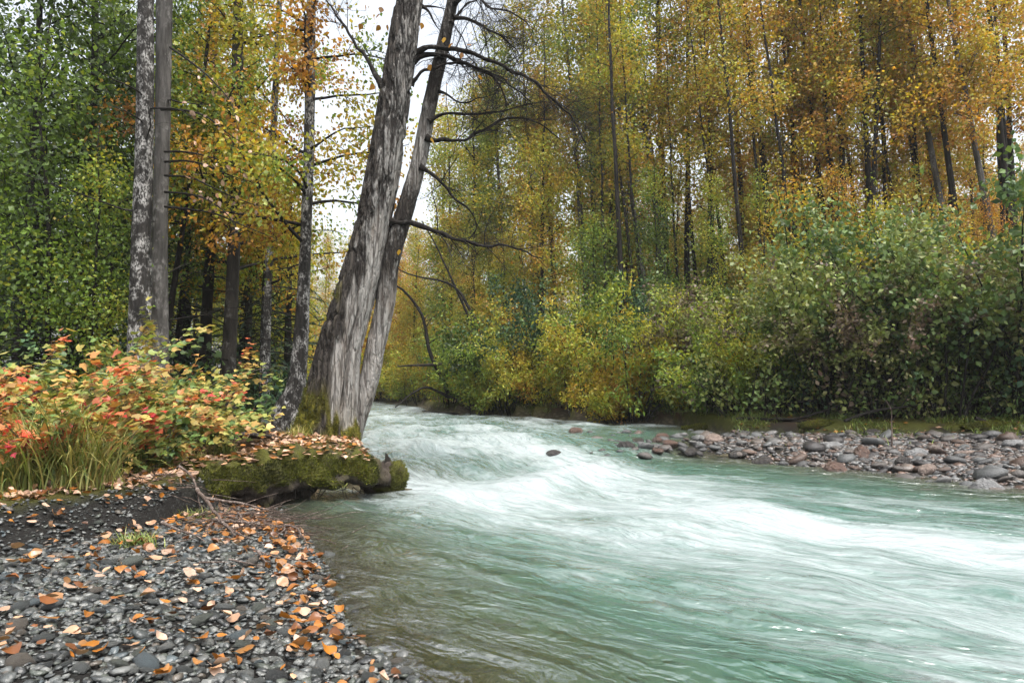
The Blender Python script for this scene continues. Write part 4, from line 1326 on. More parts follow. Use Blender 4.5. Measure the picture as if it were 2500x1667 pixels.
for x, y, v, sc, hue in FAR_BUSH:
    t = thing('bend_bush', 'pale orange and yellow bush at the water of the far river bend', 'bush', (x, y, float(H(x, y)) - .05), 'bushes at the far bend')
    t.rotation_euler.z, t.scale = rng.uniform(0, 6.28), (sc,) * 3
    obj('stem', BUSH[v][0], t)
    obj('foliage', BUSH[v][1], t, autumn=hue)
# understorey saplings and bare bushes in the shade behind the bar
for i in range(46):
    px = rng.uniform(1580, 2700)
    Y = bank_y(px) + rng.uniform(.8, 6)
    p = W(px, 950, Y)
    t = thing('understorey_shrub', f'thin shaded shrub with few dull leaves behind {mark(p[0], Y)}', 'bush', (p[0], Y, float(H(p[0], Y)) - .05), 'thin shrubs shaded by the alders')
    t.rotation_euler.z, t.scale = rng.uniform(0, 6.28), (rng.uniform(.8, 1.7),) * 3
    obj('stem', BUSH[6][0], t)
    obj('foliage', BUSH[6][1], t, autumn=float(rng.uniform(.15, .85)))
for i in range(22):
    Y = rng.uniform(12, 22)
    x = rng.uniform(-.75, -.30) * Y
    t = thing('understorey_shrub', f'thin shaded shrub with few dull leaves behind {mark(x, Y)}', 'bush', (x, Y, float(H(x, Y)) - .05), 'thin shrubs in the near bank wood')
    t.rotation_euler.z, t.scale = rng.uniform(0, 6.28), (rng.uniform(.8, 1.5),) * 3
    obj('stem', BUSH[6][0], t)
    obj('foliage', BUSH[6][1], t, autumn=float(rng.uniform(.0, .6)))


for i, (px, dy, v, sc, hue) in enumerate([(1470, 3.5, 2, .95, .30), (1610, 5, 0, .72, .32), (1740, 5, 0, .62, .42), (1870, 6, 1, .55, .52),
                                           (1950, 5, 2, .95, .58), (2060, 6, 0, .6, .66), (2160, 5, 2, .85, .46), (2260, 7, 1, .55, .70), (2340, 5, 2, .8, .60), (2440, 7, 0, .55, .72), (2560, 5, 2, .8, .5), (1230, 4, 0, .6, .52), (1160, 5, 1, .6, .56)]):
    Y = bank_y(px) + dy
    x = (px - 1250) / F * Y
    place_tree(LOW[v], (x, Y, float(H(x, Y))), None, sc, hue - .02, ('light green' if hue < .38 else 'olive' if hue < .5 else 'golden brown') + f' young poplar among the far bank bushes above {mark(x, Y)}', 'young poplars on the far bank', 'young_poplar', rng)


# leaning dead limbs over the far water and at the point
def deadwood(name, label, pts, r, ns=5, L=.8, bark=None, cat='branch', seed=0, group=None):
    P3 = smooth_path(np.array(pts, float), len(pts) * 5)
    P3 += .02 * np.c_[vnoise(P3 * 3), vnoise(P3 * 3 + 40), vnoise(P3 * 3 + 80)]
    b = P3[0].copy()
    g = Geo()
    g.add(*tube(P3 - b, np.linspace(r, r * .3, len(P3)), 8))
    if ns:
        sprays(g, P3 - b, r * .6, RS(seed), ns, L, 1, .1, 4, 0)
    o = obj(name, g.mesh(name, bark or M_DARK), label=label, category=cat)
    o.location = b
    if group:
        o['group'] = group
    return o


deadwood('leaning_dead_tree', 'thin dark dead tree leaning out over the far river from the willow point', [W(1095, 960, 28.5), W(1050, 860, 28.5), W(1030, 770, 28.5), W(985, 710, 28), W(940, 690, 27.5), W(905, 700, 27)], .10, 10, 1.4, cat='dead tree', seed=1)
deadwood('leaning_dead_tree', 'long dark leaning stem crossing behind the orange leaves by the leaning cottonwood', [W(1160, 780, 28), W(1110, 700, 28), W(1000, 670, 27.5), W(960, 650, 27)], .07, 8, 1.2, cat='dead tree', seed=2)
deadwood('leaning_dead_tree', 'bare dark pole leaning left among the olive bushes above the point', [W(1200, 900, 29), W(1120, 720, 29), W(1060, 590, 29), W(1030, 540, 29)], .08, 8, 1.1, cat='dead tree', seed=3)
deadwood('dead_branch', 'short straight dark bough sticking out level over the far river', [W(1110, 890, 28.4), W(1040, 891, 28.2), W(970, 894, 28)], .09, 2, .8, seed=4)
deadwood('dead_branch', 'bent dark bough dipping its tip into the far rapids', [W(1110, 975, 28.2), W(1070, 955, 28), W(1040, 946, 27.8), W(1000, 965, 27.5), W(965, 995, 27)], .07, 4, .8, seed=5)
deadwood('dead_branch', 'twiggy dark branch trailing in the water at the foot of the willow point', [W(1120, 1010, 26.6), W(1080, 1006, 26.2), W(1030, 1003, 25.8)], .05, 10, .8, seed=6)
for k, (a, b, c, lab) in enumerate([((1800, 1022, 21.5), (1950, 1020, 20.5), (2060, 985, 20.5), 'dark fallen branch lying up the bank behind the first cobbles'), ((1560, 960, 26), (1660, 930, 25), (1760, 895, 24.5), 'thin pale bare branch reaching up beside the yellowing bush'),
                                    ((1850, 995, 22), (1990, 975, 21.5), (2110, 950, 21), 'long dark fallen bough under the leaning green bush'), ((2060, 1030, 18.6), (2140, 1000, 18.6), (2250, 990, 18.6), 'dark fallen branch at the edge of the shaded bank'),
                                    ((2380, 1020, 17), (2440, 1040, 16.6), (2560, 1046, 16.2), 'smooth fallen branch lying along the bank at the picture edge'), ((1900, 1040, 20), (1970, 1028, 19.8), (2030, 1022, 19.8), 'short dark driftwood branch on the silt beside the cobbles')]):
    pts = [W(q[0], q[1], shift_y(q[0], q[2])) for q in (a, b, c)]
    pts[0][2] = max(pts[0][2], float(H(pts[0][0], pts[0][1])) + .02)
    deadwood('fallen_branch', lab, pts, .045, 6, .8, seed=20 + k, bark=M_STICK if k == 1 else M_DARK)
SY = 12.3
p = W(2176, 1058, SY)
p[2] = float(H(p[0], p[1])) - .05
deadwood('dead_stick', 'slim pale dead stick standing upright in the cobbles', [p, W(2178, 1010, SY), W(2160, 975, SY)], .016, 0, bark=M_STICK, cat='stick')
for k, (px, py, Y, L, lab) in enumerate([(1720, 1008, 24.2, 1.6, 'moss covered fallen log lying at the start of the bar'), (2000, 1012, 20.2, 1.3, 'low mossy hump of log behind the middle cobbles'), (2420, 1018, 17.0, 1.8, 'long mossy log in the shade behind the pale cobbles')]):
    Y = bank_y(px) + .1
    L *= .75
    c = W(px, py, Y)
    zg = float(H(c[0], Y))
    pts = smooth_path(np.array([(c[0] - L / 2, Y - .15, zg + .0, .05), (c[0], Y, zg + .03, .085), (c[0] + L / 2, Y + .2, zg + .0, .05)]), 24)
    t = thing('mossy_log', lab, 'log', (c[0], Y, zg))
    b = np.array((c[0], Y, zg))
    V, q = tube(pts[:, :3], pts[:, 3], 18)
    nv = V - np.repeat(pts[:, :3], 18, 0)
    V = V + nv * (.5 * fbm(V * 4, 3))[:, None]
    obj('trunk', mesh('trunk', V - b, q, M_LOG, True, {'moss': np.ones(len(V))}), t)
    nv /= np.linalg.norm(nv, axis=1)[:, None] + 1e-9
    kk = np.where(nv[:, 2] > -.1)[0]
    V2, Fa, hue, rnd = tufts(V[kk], nv[kk], 2500, .04, RS(60 + k), hue0=.5)
    obj('moss', mesh('moss', V2 - b, Fa, M_MOSS, False, {'hue': hue, 'rnd': rnd}), t, kind='stuff')


# ------------------------------------------------------------------ shrubs on the near bank
def leafshape(tpl, curl, seed, stalk=True):
    """single leaf mesh, length 1, curled"""
    T, Fc = tpl
    rng = RS(seed)
    V = T.copy()
    V[:, 2] = V[:, 2] * curl * 1.5 + .25 * curl * (V[:, 1] - .5) ** 2 * rng.choice((-1, 1)) + rng.normal(0, .02, len(V))
    if stalk:
        n = len(V)
        V = np.r_[V, [(-.012, 0, 0), (.012, 0, 0), (.05, -.45, .03)]]
        Fc = np.r_[Fc, [(n, n + 1, n + 2)]]
    return V, Fc


LOBES = []
for k in range(4):
    V, Fc = leafshape(LOBED, 1.0, 70 + k, False)
    LOBES.append(mesh('leaf', V, Fc, M_SHRUB, False, {'hue': np.zeros(len(V)), 'rnd': np.full(len(V), .2 + .2 * k)}))

SHR = [(70, 6.9, 1.45, 1.0, .60, 'shrub with coral red and green leaves above the tall grass'), (230, 7.3, 1.4, .95, .60, 'shrub with orange red leaves in the middle of the left shrub bank'), (335, 7.9, 1.25, .95, .40, 'shrub with yellow and pale green leaves below the paired trunks'),
       (375, 8.1, .95, .65, .42, 'shrub with yellow green leaves ending the shrub bank by the leaf covered path'), (-60, 6.2, 2.0, .8, .48, 'tall shrub with peach and yellow leaves at the left picture edge'), (320, 8.8, 1.75, 1.05, .40, 'shrub with light green leaves around the foot of the white spotted trunk'),
       (360, 9.3, 1.75, 1.0, .46, 'shrub with yellow pink leaves under the smooth grey trunk'), (130, 8.6, 1.7, 1.0, .44, 'shrub with green and pink leaves in front of the dark spruces'), (500, 9.6, .5, .35, .46, 'small yellow shrub beside the dark root of the slim trunk'),
       (160, 6.3, .95, .7, .66, 'low shrub with salmon red leaves just behind the tall grass'), (340, 7.0, .8, .7, .46, 'low shrub with green and yellow leaves right of the tall grass')]
rng = RS(61)
for i, (px, Y, hgt_, spr, hue, lab) in enumerate(SHR):
    hgt_ *= .98 if px < 460 and hgt_ > 1.3 else 1.0
    hue += .045 if px < 260 else 0.0
    p = W(px, 950, Y)
    b = np.array((p[0], Y, float(H(p[0], Y))))
    t = thing('bank_shrub', lab, 'shrub', tuple(b))
    g, paths = Geo(), []
    for k in range(11):
        az = rng.uniform(0, 6.28)
        q = curve_branch((rng.normal(0, .15), rng.normal(0, .15), -.05), (math.cos(az) * spr, math.sin(az) * spr, 1.0), hgt_ * rng.uniform(.7, 1.15), rng, 7, -.07, .12)
        g.add(*tube(q, np.linspace(.010, .003, 7), 5))
        sprays(g, q, .007, rng, 7, hgt_ * .4, 0, .1, 3, -.05, paths, .25)
        paths.append(q)
    obj('stem', g.mesh('stem', M_STICK), t)
    # opposite, roughly level leaves all over the mound; those facing the viewer are single parts
    N = 1900 if hgt_ > 1.0 else 900
    k = rng.integers(0, len(paths), N)
    pos = np.empty((N, 3))
    for a in range(N):
        q = paths[k[a]]
        x = rng.uniform(.2, 1.0) * (len(q) - 1)
        j = min(int(x), len(q) - 2)
        pos[a] = q[j] + (q[j + 1] - q[j]) * (x - j)
    pos += rng.normal(0, .05, pos.shape)
    out = pos * (1, 1, .3) + rng.normal(0, .3, pos.shape) + (0, -.15, -.15)
    roll = np.array((0, -.35, 1.0)) + rng.normal(0, .35, pos.shape)
    hv = hue - .04 + rng.normal(0, .13, len(paths))[k] + .34 * fbm(pos * 2.0 + i * 5, 2) + rng.normal(0, .07, N)
    size = .088 * rng.uniform(.55, 1.25, N)
    front = -pos[:, 1] + .8 * pos[:, 2] + rng.normal(0, .1, N)
    order = np.argsort(-front)
    single, rest = order[:150], order[150:]
    B = rot_basis(out, rng, roll)
    for a in single:
        o = obj('leaf', LOBES[int(rng.integers(0, 4))], t, autumn=float(np.clip(hv[a], .02, 1)))
        m = Matrix([[*(B[a, r] * size[a]), pos[a, r]] for r in range(3)] + [[0, 0, 0, 1]])
        o.matrix_local = m
    V, Fa, li = leaf_cloud(pos[rest], size[rest], out[rest], rng, LOBED, roll[rest])
    obj('foliage', mesh('foliage', V, Fa, M_SHRUB, False, {'hue': hv[rest][li], 'rnd': rng.random(len(rest))[li]}), t, kind='stuff')


# ------------------------------------------------------------------ grass
def grass_mesh(name, roots, length, rng, width=.006, arch=.9, spreadd=.25, seg=5, hue0=.4):
    n = len(roots)
    az = rng.uniform(0, 6.28, n)
    L = length * rng.uniform(.5, 1.15, n)
    tilt = np.abs(rng.normal(0, spreadd, n))
    dirx, diry = np.cos(az), np.sin(az)
    t = np.linspace(0, 1, seg)
    ar = arch * rng.uniform(.4, 1.3, n)
    ang = tilt[:, None] + ar[:, None] * t[None] ** 1.6 * 1.7
    stp = L[:, None] / (seg - 1)
    hx = np.cumsum(np.sin(ang) * stp, 1) - np.sin(ang[:, :1]) * stp
    hz = np.cumsum(np.cos(ang) * stp, 1) - np.cos(ang[:, :1]) * stp
    c = np.stack([roots[:, 0:1] + dirx[:, None] * hx, roots[:, 1:2] + diry[:, None] * hx, roots[:, 2:3] + hz], 2)
    wv = np.stack([-diry, dirx, np.zeros(n)], 1)[:, None] * (width * (1 - t ** 2 * .95))[None, :, None]
    V = np.stack([c - wv, c + wv], 2).reshape(n, seg * 2, 3)
    j = np.arange(seg - 1)
    f = np.stack([2 * j, 2 * j + 1, 2 * j + 3, 2 * j + 2], 1)
    Fa = (np.arange(n)[:, None, None] * seg * 2 + f[None]).reshape(-1, 4)
    hue = hue0 + rng.normal(0, .15, n)
    return mesh(name, V.reshape(-1, 3), Fa, M_GRASS, True, {'hue': np.repeat(hue, seg * 2), 'rnd': np.repeat(rng.random(n), seg * 2)})


rng = RS(71)
GR = [(60, 1130, 5.7, .80, .42, 'tall grass tuft, leftmost at the foot of the red shrubs'), (130, 1120, 5.8, .95, .40, 'tall arching green grass tuft below the red leaves'), (190, 1130, 5.75, .85, .52, 'tall straw and green grass tuft in the middle of the grass'),
      (235, 1125, 5.9, .75, .55, 'yellowing grass tuft beside the dark gap under the shrubs'), (95, 1060, 6.2, .95, .38, 'green grass tuft standing between the red shrub stems'), (250, 1080, 6.3, .8, .46, 'grass tuft leaning toward the leaf covered path'),
      (10, 1110, 5.6, .55, .44, 'grass tuft cut by the left picture edge'), (165, 1050, 6.3, 1.0, .46, 'seeding grass tuft highest among the shrubs')]
for px, py, Y, L, hue, lab in GR:
    p = W(px, py, Y)
    b = np.array((p[0], Y, float(H(p[0], Y))))
    n = 105
    roots = np.c_[rng.normal(0, .09, (n, 2)), np.full(n, -.02)]
    o = obj('grass_tuft', grass_mesh('grass_tuft', roots, L, rng, .0065, .95, .22, 7, hue), label=lab, category='grass', group='tall grass tufts on the near bank')
    o.location = b
for px, py, Y, L, lab in [(540, 1060, 8.3, .26, 'short round green grass tuft beside the leaf covered path'), (470, 1080, 7.6, .24, 'short straw coloured grass tuft at the shrub foot'), (420, 1110, 7.3, .24, 'short olive grass tuft near the shrub foot'), (725, 1045, 9.4, .24, 'dry brown grass tuft at the foot of the leaning tree'),
                          (795, 1090, 9.0, .22, 'green grass tuft on the mossy root of the leaning tree'), (480, 1230, 6.2, .16, 'tiny green grass tuft at the bank edge above the sticks'), (330, 1290, 4.9, .14, 'tiny green seedling tuft on the dark soil bank'),
                          (370, 1090, 6.9, .3, 'olive grass tuft under the low yellow shrub')]:
    p = W(px, py, Y)
    b = np.array((p[0], Y, float(H(p[0], Y))))
    n = 220
    roots = np.c_[rng.normal(0, .07, (n, 2)), np.full(n, -.01)]
    o = obj('grass_tuft', grass_mesh('grass_tuft', roots, L, rng, .004, .7, .5, 4, .55 if 'dry' in lab or 'straw' in lab else .35), label=lab, category='grass', group='short grass tufts on the near bank')
    o.location = b

# short grass and herbs under the far bushes, and along the near bank
n = 14000
px_ = rng.uniform(1060, 2700, n)
y = np.interp(px_, BPX, BLINE[:, 1]) + rng.normal(.7, .8, n)
x = (px_ - 1250) / F * y
m = (fbm(np.c_[x, y] * 1.1, 3) > -.12) & (sdf(np.c_[x, y], RIVER) > .1)
r3 = np.c_[x, y, H(x, y) - .01][m]
obj('undergrowth', grass_mesh('undergrowth', r3, .24, rng, .008, 1.0, .6, 4, .25), kind='stuff')
n = 9000
x = rng.uniform(-7, -2, n)
y = rng.uniform(4.8, 11, n)
bl = sdf(np.c_[x, y], BANK_L)
m = (bl < -.15) & ((fbm(np.c_[x, y] * 1.6, 2) > .12) | (x < -3.6 - .15 * (y - 5.5))) & (bl > -2.8)
r3 = np.c_[x, y, H(x, y) - .01][m]
obj('short_grass', grass_mesh('short_grass', r3, .13, rng, .0035, .9, .6, 4, .45), kind='stuff')


# ------------------------------------------------------------------ stones
def stone_base(seed, nu=7, nv=4, flat=.46, ang=.30):
    rng = RS(seed)
    V = [(0, 0, 1)]
    for j in range(1, nv):
        ph = math.pi * j / nv
        for i in range(nu):
            a = 2 * math.pi * (i + .5 * (j % 2)) / nu
            V.append((math.sin(ph) * math.cos(a), math.sin(ph) * math.sin(a), math.cos(ph)))
    V.append((0, 0, -1))
    V = np.array(V)
    V *= (1 + rng.normal(0, ang * .5, len(V)))[:, None]
    nrm = rng.normal(size=(3, 3))
    nrm /= np.linalg.norm(nrm, axis=1)[:, None]
    for k in nrm:                                            # flat facets
        e = V @ k - .62
        V -= np.maximum(e, 0)[:, None] * k * .8
    V *= np.array((1.0, rng.uniform(.62, .9), flat * rng.uniform(.75, 1.15)))
    F3, F4 = [], []
    last = len(V) - 1
    for i in range(nu):
        F3.append((0, 1 + i, 1 + (i + 1) % nu))
        o = 1 + (nv - 2) * nu
        F3.append((last, o + (i + 1) % nu, o + i))
    for j in range(nv - 2):
        for i in range(nu):
            a, b = 1 + j * nu, 1 + (j + 1) * nu
            F4.append((a + i, b + i, b + (i + 1) % nu, a + (i + 1) % nu))
    return V, np.array(F3), np.array(F4)


SB = [stone_base(400 + k) for k in range(10)]


def stone_mass(name, x, y, z, size, mat, rng):
    g = Geo()
    kind = rng.integers(0, 10, len(x))
    for k in range(10):
        m = np.where(kind == k)[0]
        V, F3, F4 = SB[k]
        a = rng.uniform(0, 6.28, len(m))
        t = rng.normal(0, .22, (len(m), 2))
        ca, sa = np.cos(a), np.sin(a)
        P = V[None] * size[m][:, None, None]
        X = P[..., 0] * ca[:, None] - P[..., 1] * sa[:, None]
        Yv = P[..., 0] * sa[:, None] + P[..., 1] * ca[:, None]
        Z = P[..., 2] + X * t[:, :1] + Yv * t[:, 1:]
        VV = np.stack([X + x[m][:, None], Yv + y[m][:, None], Z + z[m][:, None]], 2).reshape(-1, 3)
        off = (np.arange(len(m)) * len(V))[:, None, None]
        g.add(VV, [(F3[None] + off).reshape(-1, 3), (F4[None] + off).reshape(-1, 4)], rnd=np.repeat(rng.random(len(m)), len(V)))
    return obj(name, g.mesh(name, mat), kind='stuff')


rng = RS(81)
# near gravel
n = 32000
x, y = rng.uniform(-4.6, .6, n), rng.uniform(2.4, 7.4, n)
h, d, bank, wet, ms, bl, br = terrain(np.c_[x, y])
soil = sstep(.75, .2, bl) * sstep(-2.4, -3.2, x) + sstep(.35, .05, bl)      # bare dark soil face of the bank
pk = (d > -.55) & (bl > .02) & (rng.random(n) < (1 - .35 * np.clip(soil, 0, 1))) & ((fbm(np.c_[x, y] * 1.5, 2) > -.42) | (rng.random(n) < .55)) & (rng.random(n) < np.clip(1.3 + d * 1.6, .1, 1))
x, y, h, d, soil = x[pk], y[pk], h[pk], d[pk], soil[pk]
sz = np.exp(rng.normal(np.log(.017), .38, len(x))) * (1 - .35 * np.clip(soil, 0, 1) * (rng.random(len(x)) < .9))
stone_mass('gravel', x, y, h + sz * (.25 + .35 * np.clip(soil, 0, 1)), np.clip(sz, .005, .05), M_PEB, rng)
PEBC = [(.09, 'grey'), (.27, 'dark slate'), (.43, 'pale grey'), (.57, 'greenish grey'), (.70, 'nearly black'), (.81, 'whitish grey'), (.90, 'brownish grey'), (.97, 'blue grey')]
COBC = [(.08, 'warm grey'), (.23, 'dark grey'), (.37, 'tan'), (.5, 'rusty brown'), (.61, 'cool grey'), (.72, 'nearly black'), (.82, 'salmon pink'), (.90, 'pale grey'), (.97, 'brown')]
PEB = [[mesh('pebble', SB[k][0], [SB[k][1], SB[k][2]], M_PEB, True, {'rnd': np.full(len(SB[k][0]), c)}) for k in range(6)] for c, _ in PEBC]
COB = [[mesh('cobble', SB[k][0], [SB[k][1], SB[k][2]], M_COB, True, {'rnd': np.full(len(SB[k][0]), c)}) for k in range(6)] for c, _ in COBC]


def single_stone(name, meshes, classes, p, x, y, z, s, label, group, cat, rng, sink=.2):
    c = int(rng.choice(len(classes), p=p))
    label = label.replace('COLOUR', classes[c][1])
    o = obj(name, meshes[c][int(rng.integers(0, 6))], label=label, category=cat, group=group)
    o.location = (x, y, z + s * sink)
    o.rotation_euler = (rng.normal(0, .2), rng.normal(0, .2), rng.uniform(0, 6.28))
    o.scale = (s, s, s)
    return o


cnt = 0
placed = np.zeros((0, 3))
while cnt < 300:
    yy = 2.75 + 2.6 * rng.random() ** 1.7
    xx = rng.uniform(-2.9, -.2) * (yy / 3.6)
    hh, dd, _, _, _, b1, _ = terrain(np.array([(xx, yy)]))
    if dd[0] < -.25 or b1[0] < .35:
        continue
    s = float(np.exp(rng.normal(np.log(.036), .28)))
    if len(placed) and (np.hypot(placed[:, 0] - xx, placed[:, 1] - yy) < (placed[:, 2] + s) * .75).any():
        continue
    placed = np.r_[placed, [(xx, yy, s)]]
    where = 'among the drifted leaves at the waterline' if dd[0] < .22 else ('at the foot of the dark soil bank' if b1[0] < .9 else ('lying closest to the camera on the gravel' if yy < 3.4 else 'on the open gravel beach'))
    single_stone('pebble', PEB, PEBC, (.2, .17, .16, .13, .08, .08, .09, .09), xx, yy, float(hh[0]), s, f'{"large" if s > .045 else "small"} COLOUR pebble {where}', 'larger pebbles of the near gravel beach', 'pebble', rng, .3)
    cnt += 1

# far bar
n = 60000
x, y = rng.uniform(2.2, 14, n), rng.uniform(7.5, 20, n)
h, d, bank, wet, ms, bl, br = terrain(np.c_[x, y])
pk = (d > -.7) & (br > .4) & (rng.random(n) < np.clip(1.0 + d * 1.2, .05, 1)) & (rng.random(n) < np.clip((br - .1) / 1.0, .05, 1)) & (x < .85 * y + 1)
x, y, h, d = x[pk], y[pk], h[pk], d[pk]
sz = np.exp(rng.normal(np.log(.034), .45, len(x)))
stone_mass('bar_gravel', x, y, h + sz * .2, np.clip(sz, .02, .13), M_COB, rng)
cnt = 0
placed = np.zeros((0, 3))
while cnt < 290:
    xx, yy = rng.uniform(2.5, 13), rng.uniform(8.6, 19)
    if cnt < 60:
        xx, yy = G(rng.uniform(1440, 1850), rng.uniform(1048, 1112))
    if abs(xx / yy) > .78:
        continue
    hh, dd, _, _, _, _, b1 = terrain(np.array([(xx, yy)]))
    if (dd[0] < -.7 and cnt >= 60) or b1[0] < .5 or (dd[0] < 0 and cnt >= 60 and rng.random() < .5):
        continue
    s = float(np.clip(np.exp(rng.normal(np.log(.105), .42)), .045, .24))
    if len(placed) and (np.hypot(placed[:, 0] - xx, placed[:, 1] - yy) < (placed[:, 2] + s) * .78).any():
        continue
    placed = np.r_[placed, [(xx, yy, s)]]
    wt = dd[0] < .15
    if dd[0] < 0:
        hh[0] = max(hh[0], float(zt(yy)) - s * .35)
    where = 'standing in the shallows off the bar' if dd[0] < 0 else ('at the water edge of the bar' if wt else ('near the shaded bank behind the bar' if b1[0] < 2.2 else 'in the middle of the stony bar'))
    single_stone('cobble', COB, COBC, (.20, .18, .07, .09, .14, .14, .02, .08, .08), xx, yy, float(hh[0]), s, f'{"large" if s > .09 else "small"} COLOUR cobble {where}',
                 'cobbles at the water edge of the far bar' if wt else 'cobbles on the far river bar', 'cobble', rng, .25)
    cnt += 1


def boulder(px, py, wpx, label, col, flat=.6, dz=.0, seed=0):
    X, Y = G(px, py, dz)
    s = wpx / 2 / F * Y
    rng = RS(500 + seed)
    V, F3, F4 = stone_base(520 + seed, 14, 9, flat, .10)
    V = V * (1 + .12 * fbm(V * 1.6 + seed, 3))[:, None]
    o = obj('boulder', mesh('boulder', V, [F3, F4], col, True, {'rnd': np.zeros(len(V))}), label=label, category='boulder')
    z = max(float(H(X, Y)), float(zt(Y)) - .25 * s) if dz == 0 else float(H(X, Y))
    o.location = (X, Y, z + s * flat * .3)
    o.scale = (s, s, s)
    o.rotation_euler = (rng.normal(0, .12), rng.normal(0, .12), rng.uniform(0, 6.28))
    return o


def plain_stone(name, c, c2, rough=.3):
    m, nt = new_mat(name)
    co = nd(nt, 'ShaderNodeTexCoord').outputs['Object']
    n1 = noise(nt, co, 2.2, 6, .65)
    p = nd(nt, 'ShaderNodeBsdfPrincipled', {'Base Color': mixc(nt, ramp(nt, n1, [(.3, 0.0), (.7, 1.0)]), c, c2), 'Roughness': rough, 'Normal': bumpn(nt, n1, .12)})
    finish(nt, p.outputs[0])
    return m


S_RED, S_GREY, S_DK, S_TAN = plain_stone('wet_red_stone', (.06, .038, .03), (.135, .08, .06)), plain_stone('grey_stone', (.12, .12, .12), (.25, .25, .25)), plain_stone('wet_dark_stone', (.02, .018, .017), (.06, .052, .048), .2), plain_stone('tan_pink_stone', (.14, .105, .085), (.25, .19, .16), .4)
for k, (px, py, w, lab, mt_, fl) in enumerate([
        (1405, 1046, 42, 'lone reddish boulder standing in the river off the bright bush', S_RED, .55), (1352, 1100, 48, 'grey brown boulder washed over by the rapids in midstream', S_DK, .42), (1742, 1072, 48, 'large pink tan boulder at the head of the bar', S_TAN, .75),
        (1765, 1042, 36, 'dark squat boulder on the silt beyond the pink boulder', S_DK, .6), (1617, 1060, 34, 'grey brown boulder at the tip of the bar', S_RED, .6), (1528, 1085, 40, 'pointed black boulder washed by water at the bar tip', S_DK, .7),
        (1636, 1078, 40, 'red brown boulder in the shallows at the bar tip', S_RED, .6), (1690, 1095, 38, 'black wet boulder in the shallows', S_DK, .6), (1604, 1070, 24, 'small dark brown boulder beside the bar tip', S_RED, .7), (1655, 1054, 26, 'slanted grey slab at the bar tip', S_GREY, .4),
        (1558, 1068, 46, 'flat dark slab lying awash at the bar tip', S_DK, .3), (1603, 1092, 34, 'rounded brown boulder partly awash below the bar tip', S_RED, .5), (1860, 1098, 50, 'long dark flat boulder at the water edge', S_DK, .45), (1800, 1100, 46, 'flat dark boulder right of the pink boulder at the water', S_DK, .4),
        (2105, 1104, 56, 'large brown boulder on the middle of the bar', S_RED, .65), (2120, 1150, 72, 'broad pale grey slab at the water edge', S_GREY, .35), (2045, 1125, 60, 'rusty brown boulder at the water edge', S_RED, .6), (2412, 1165, 72, 'large grey boulder at the water edge near the picture edge', S_GREY, .6),
        (2025, 1086, 52, 'rounded grey boulder on the bar', S_GREY, .5), (2235, 1106, 54, 'bluish grey boulder on the bar', S_GREY, .5), (2475, 1098, 60, 'smooth greenish grey boulder at the picture edge', S_GREY, .5), (2360, 1112, 56, 'salmon pink boulder among the pale cobbles', S_TAN, .45),
        (2130, 1065, 40, 'brown grey rounded boulder behind the upright stick', S_DK, .55), (1710, 1062, 30, 'small boulder leaning against the pink boulder', S_GREY, .6), (2265, 1135, 50, 'tan pink boulder low on the bar', S_TAN, .5), (2210, 1122, 44, 'dark pointed boulder low on the bar', S_DK, .75)]):
    boulder(px, py + 6, w * 1.1, lab, mt_, fl, 0 if px < 1850 else .1, k)


# ------------------------------------------------------------------ fallen leaves
FT = [ovate(600 + k) for k in range(12)]
FM = [mesh('fallen_leaf', T, Fc, M_FALLEN, True, {'hue': np.zeros(len(T)), 'rnd': np.full(len(T), .2 + .05 * k)}) for k, (T, Fc) in enumerate(FT)]


def leaf_density(x, y, d, bl):
    """how thickly leaves lie: drifts at the waterline, the strewn path, thin on gravel"""
    path = sstep(.02, -.12, bl) * np.exp(-np.clip((-bl - 1.1) / .5, 0, 9) ** 2) * sstep(-7.5, -5.5, x)
    path = path * np.where(x < -3.3, sstep(-.95, -.5, bl), 1)
    drift = np.exp(-((d - .16) / .13) ** 2) * sstep(3.0, 3.6, y) * sstep(7.2, 6.6, y)
    pile = np.exp(-((x + 2.35) / .55) ** 2 - ((y - 6.0) / .55) ** 2)
    thin = .14 * (d > .05)
    return np.clip(path + .55 * drift + .55 * pile + thin, 0, 1)


rng = RS(91)
pts = []
n = 60000
x, y = rng.uniform(-6.2, .2, n), rng.uniform(2.7, 11.2, n)
h, d, bank, wet, ms, bl, br = terrain(np.c_[x, y])
acc = (rng.random(n) < leaf_density(x, y, d, bl) * .34) & (d > -.02)
x, y, h, d, bl = x[acc], y[acc], h[acc], d[acc], bl[acc]
N = len(x)
onbank = bl < .05
nm = ground_normals(x, y)
size = .060 * rng.uniform(.45, 1.5, N) * np.where(onbank, .95, 1.0)
hue = np.where(onbank, rng.choice((.05, .15, .3, .55, .72, .9), N, p=(.28, .24, .2, .12, .1, .06)), rng.choice((.1, .3, .5, .66, .76, .9), N, p=(.16, .20, .17, .17, .12, .18))) + rng.normal(0, .05, N)
hue = np.clip(hue, 0, 1)
lift = np.where(onbank, rng.uniform(.01, .05, N), rng.uniform(.03, .055, N))
roll = nm + rng.normal(0, .42, (N, 3))
az = rng.uniform(0, 6.28, N)
dirv = np.c_[np.cos(az), np.sin(az), rng.normal(0, .25, N)]
B = rot_basis(dirv, rng, roll)
pos = np.c_[x, y, h + lift]
dist = np.hypot(x, y)
app = size / dist
vis = np.abs(x / y) < .78
order = np.argsort(-(app * vis))
ng = [i for i in order if not onbank[i]][:165]
nb = [i for i in order if onbank[i]][:125]
word = lambda v: 'pale pinkish' if v < .2 else ('tan' if v < .42 else ('orange' if v < .8 else 'brown'))
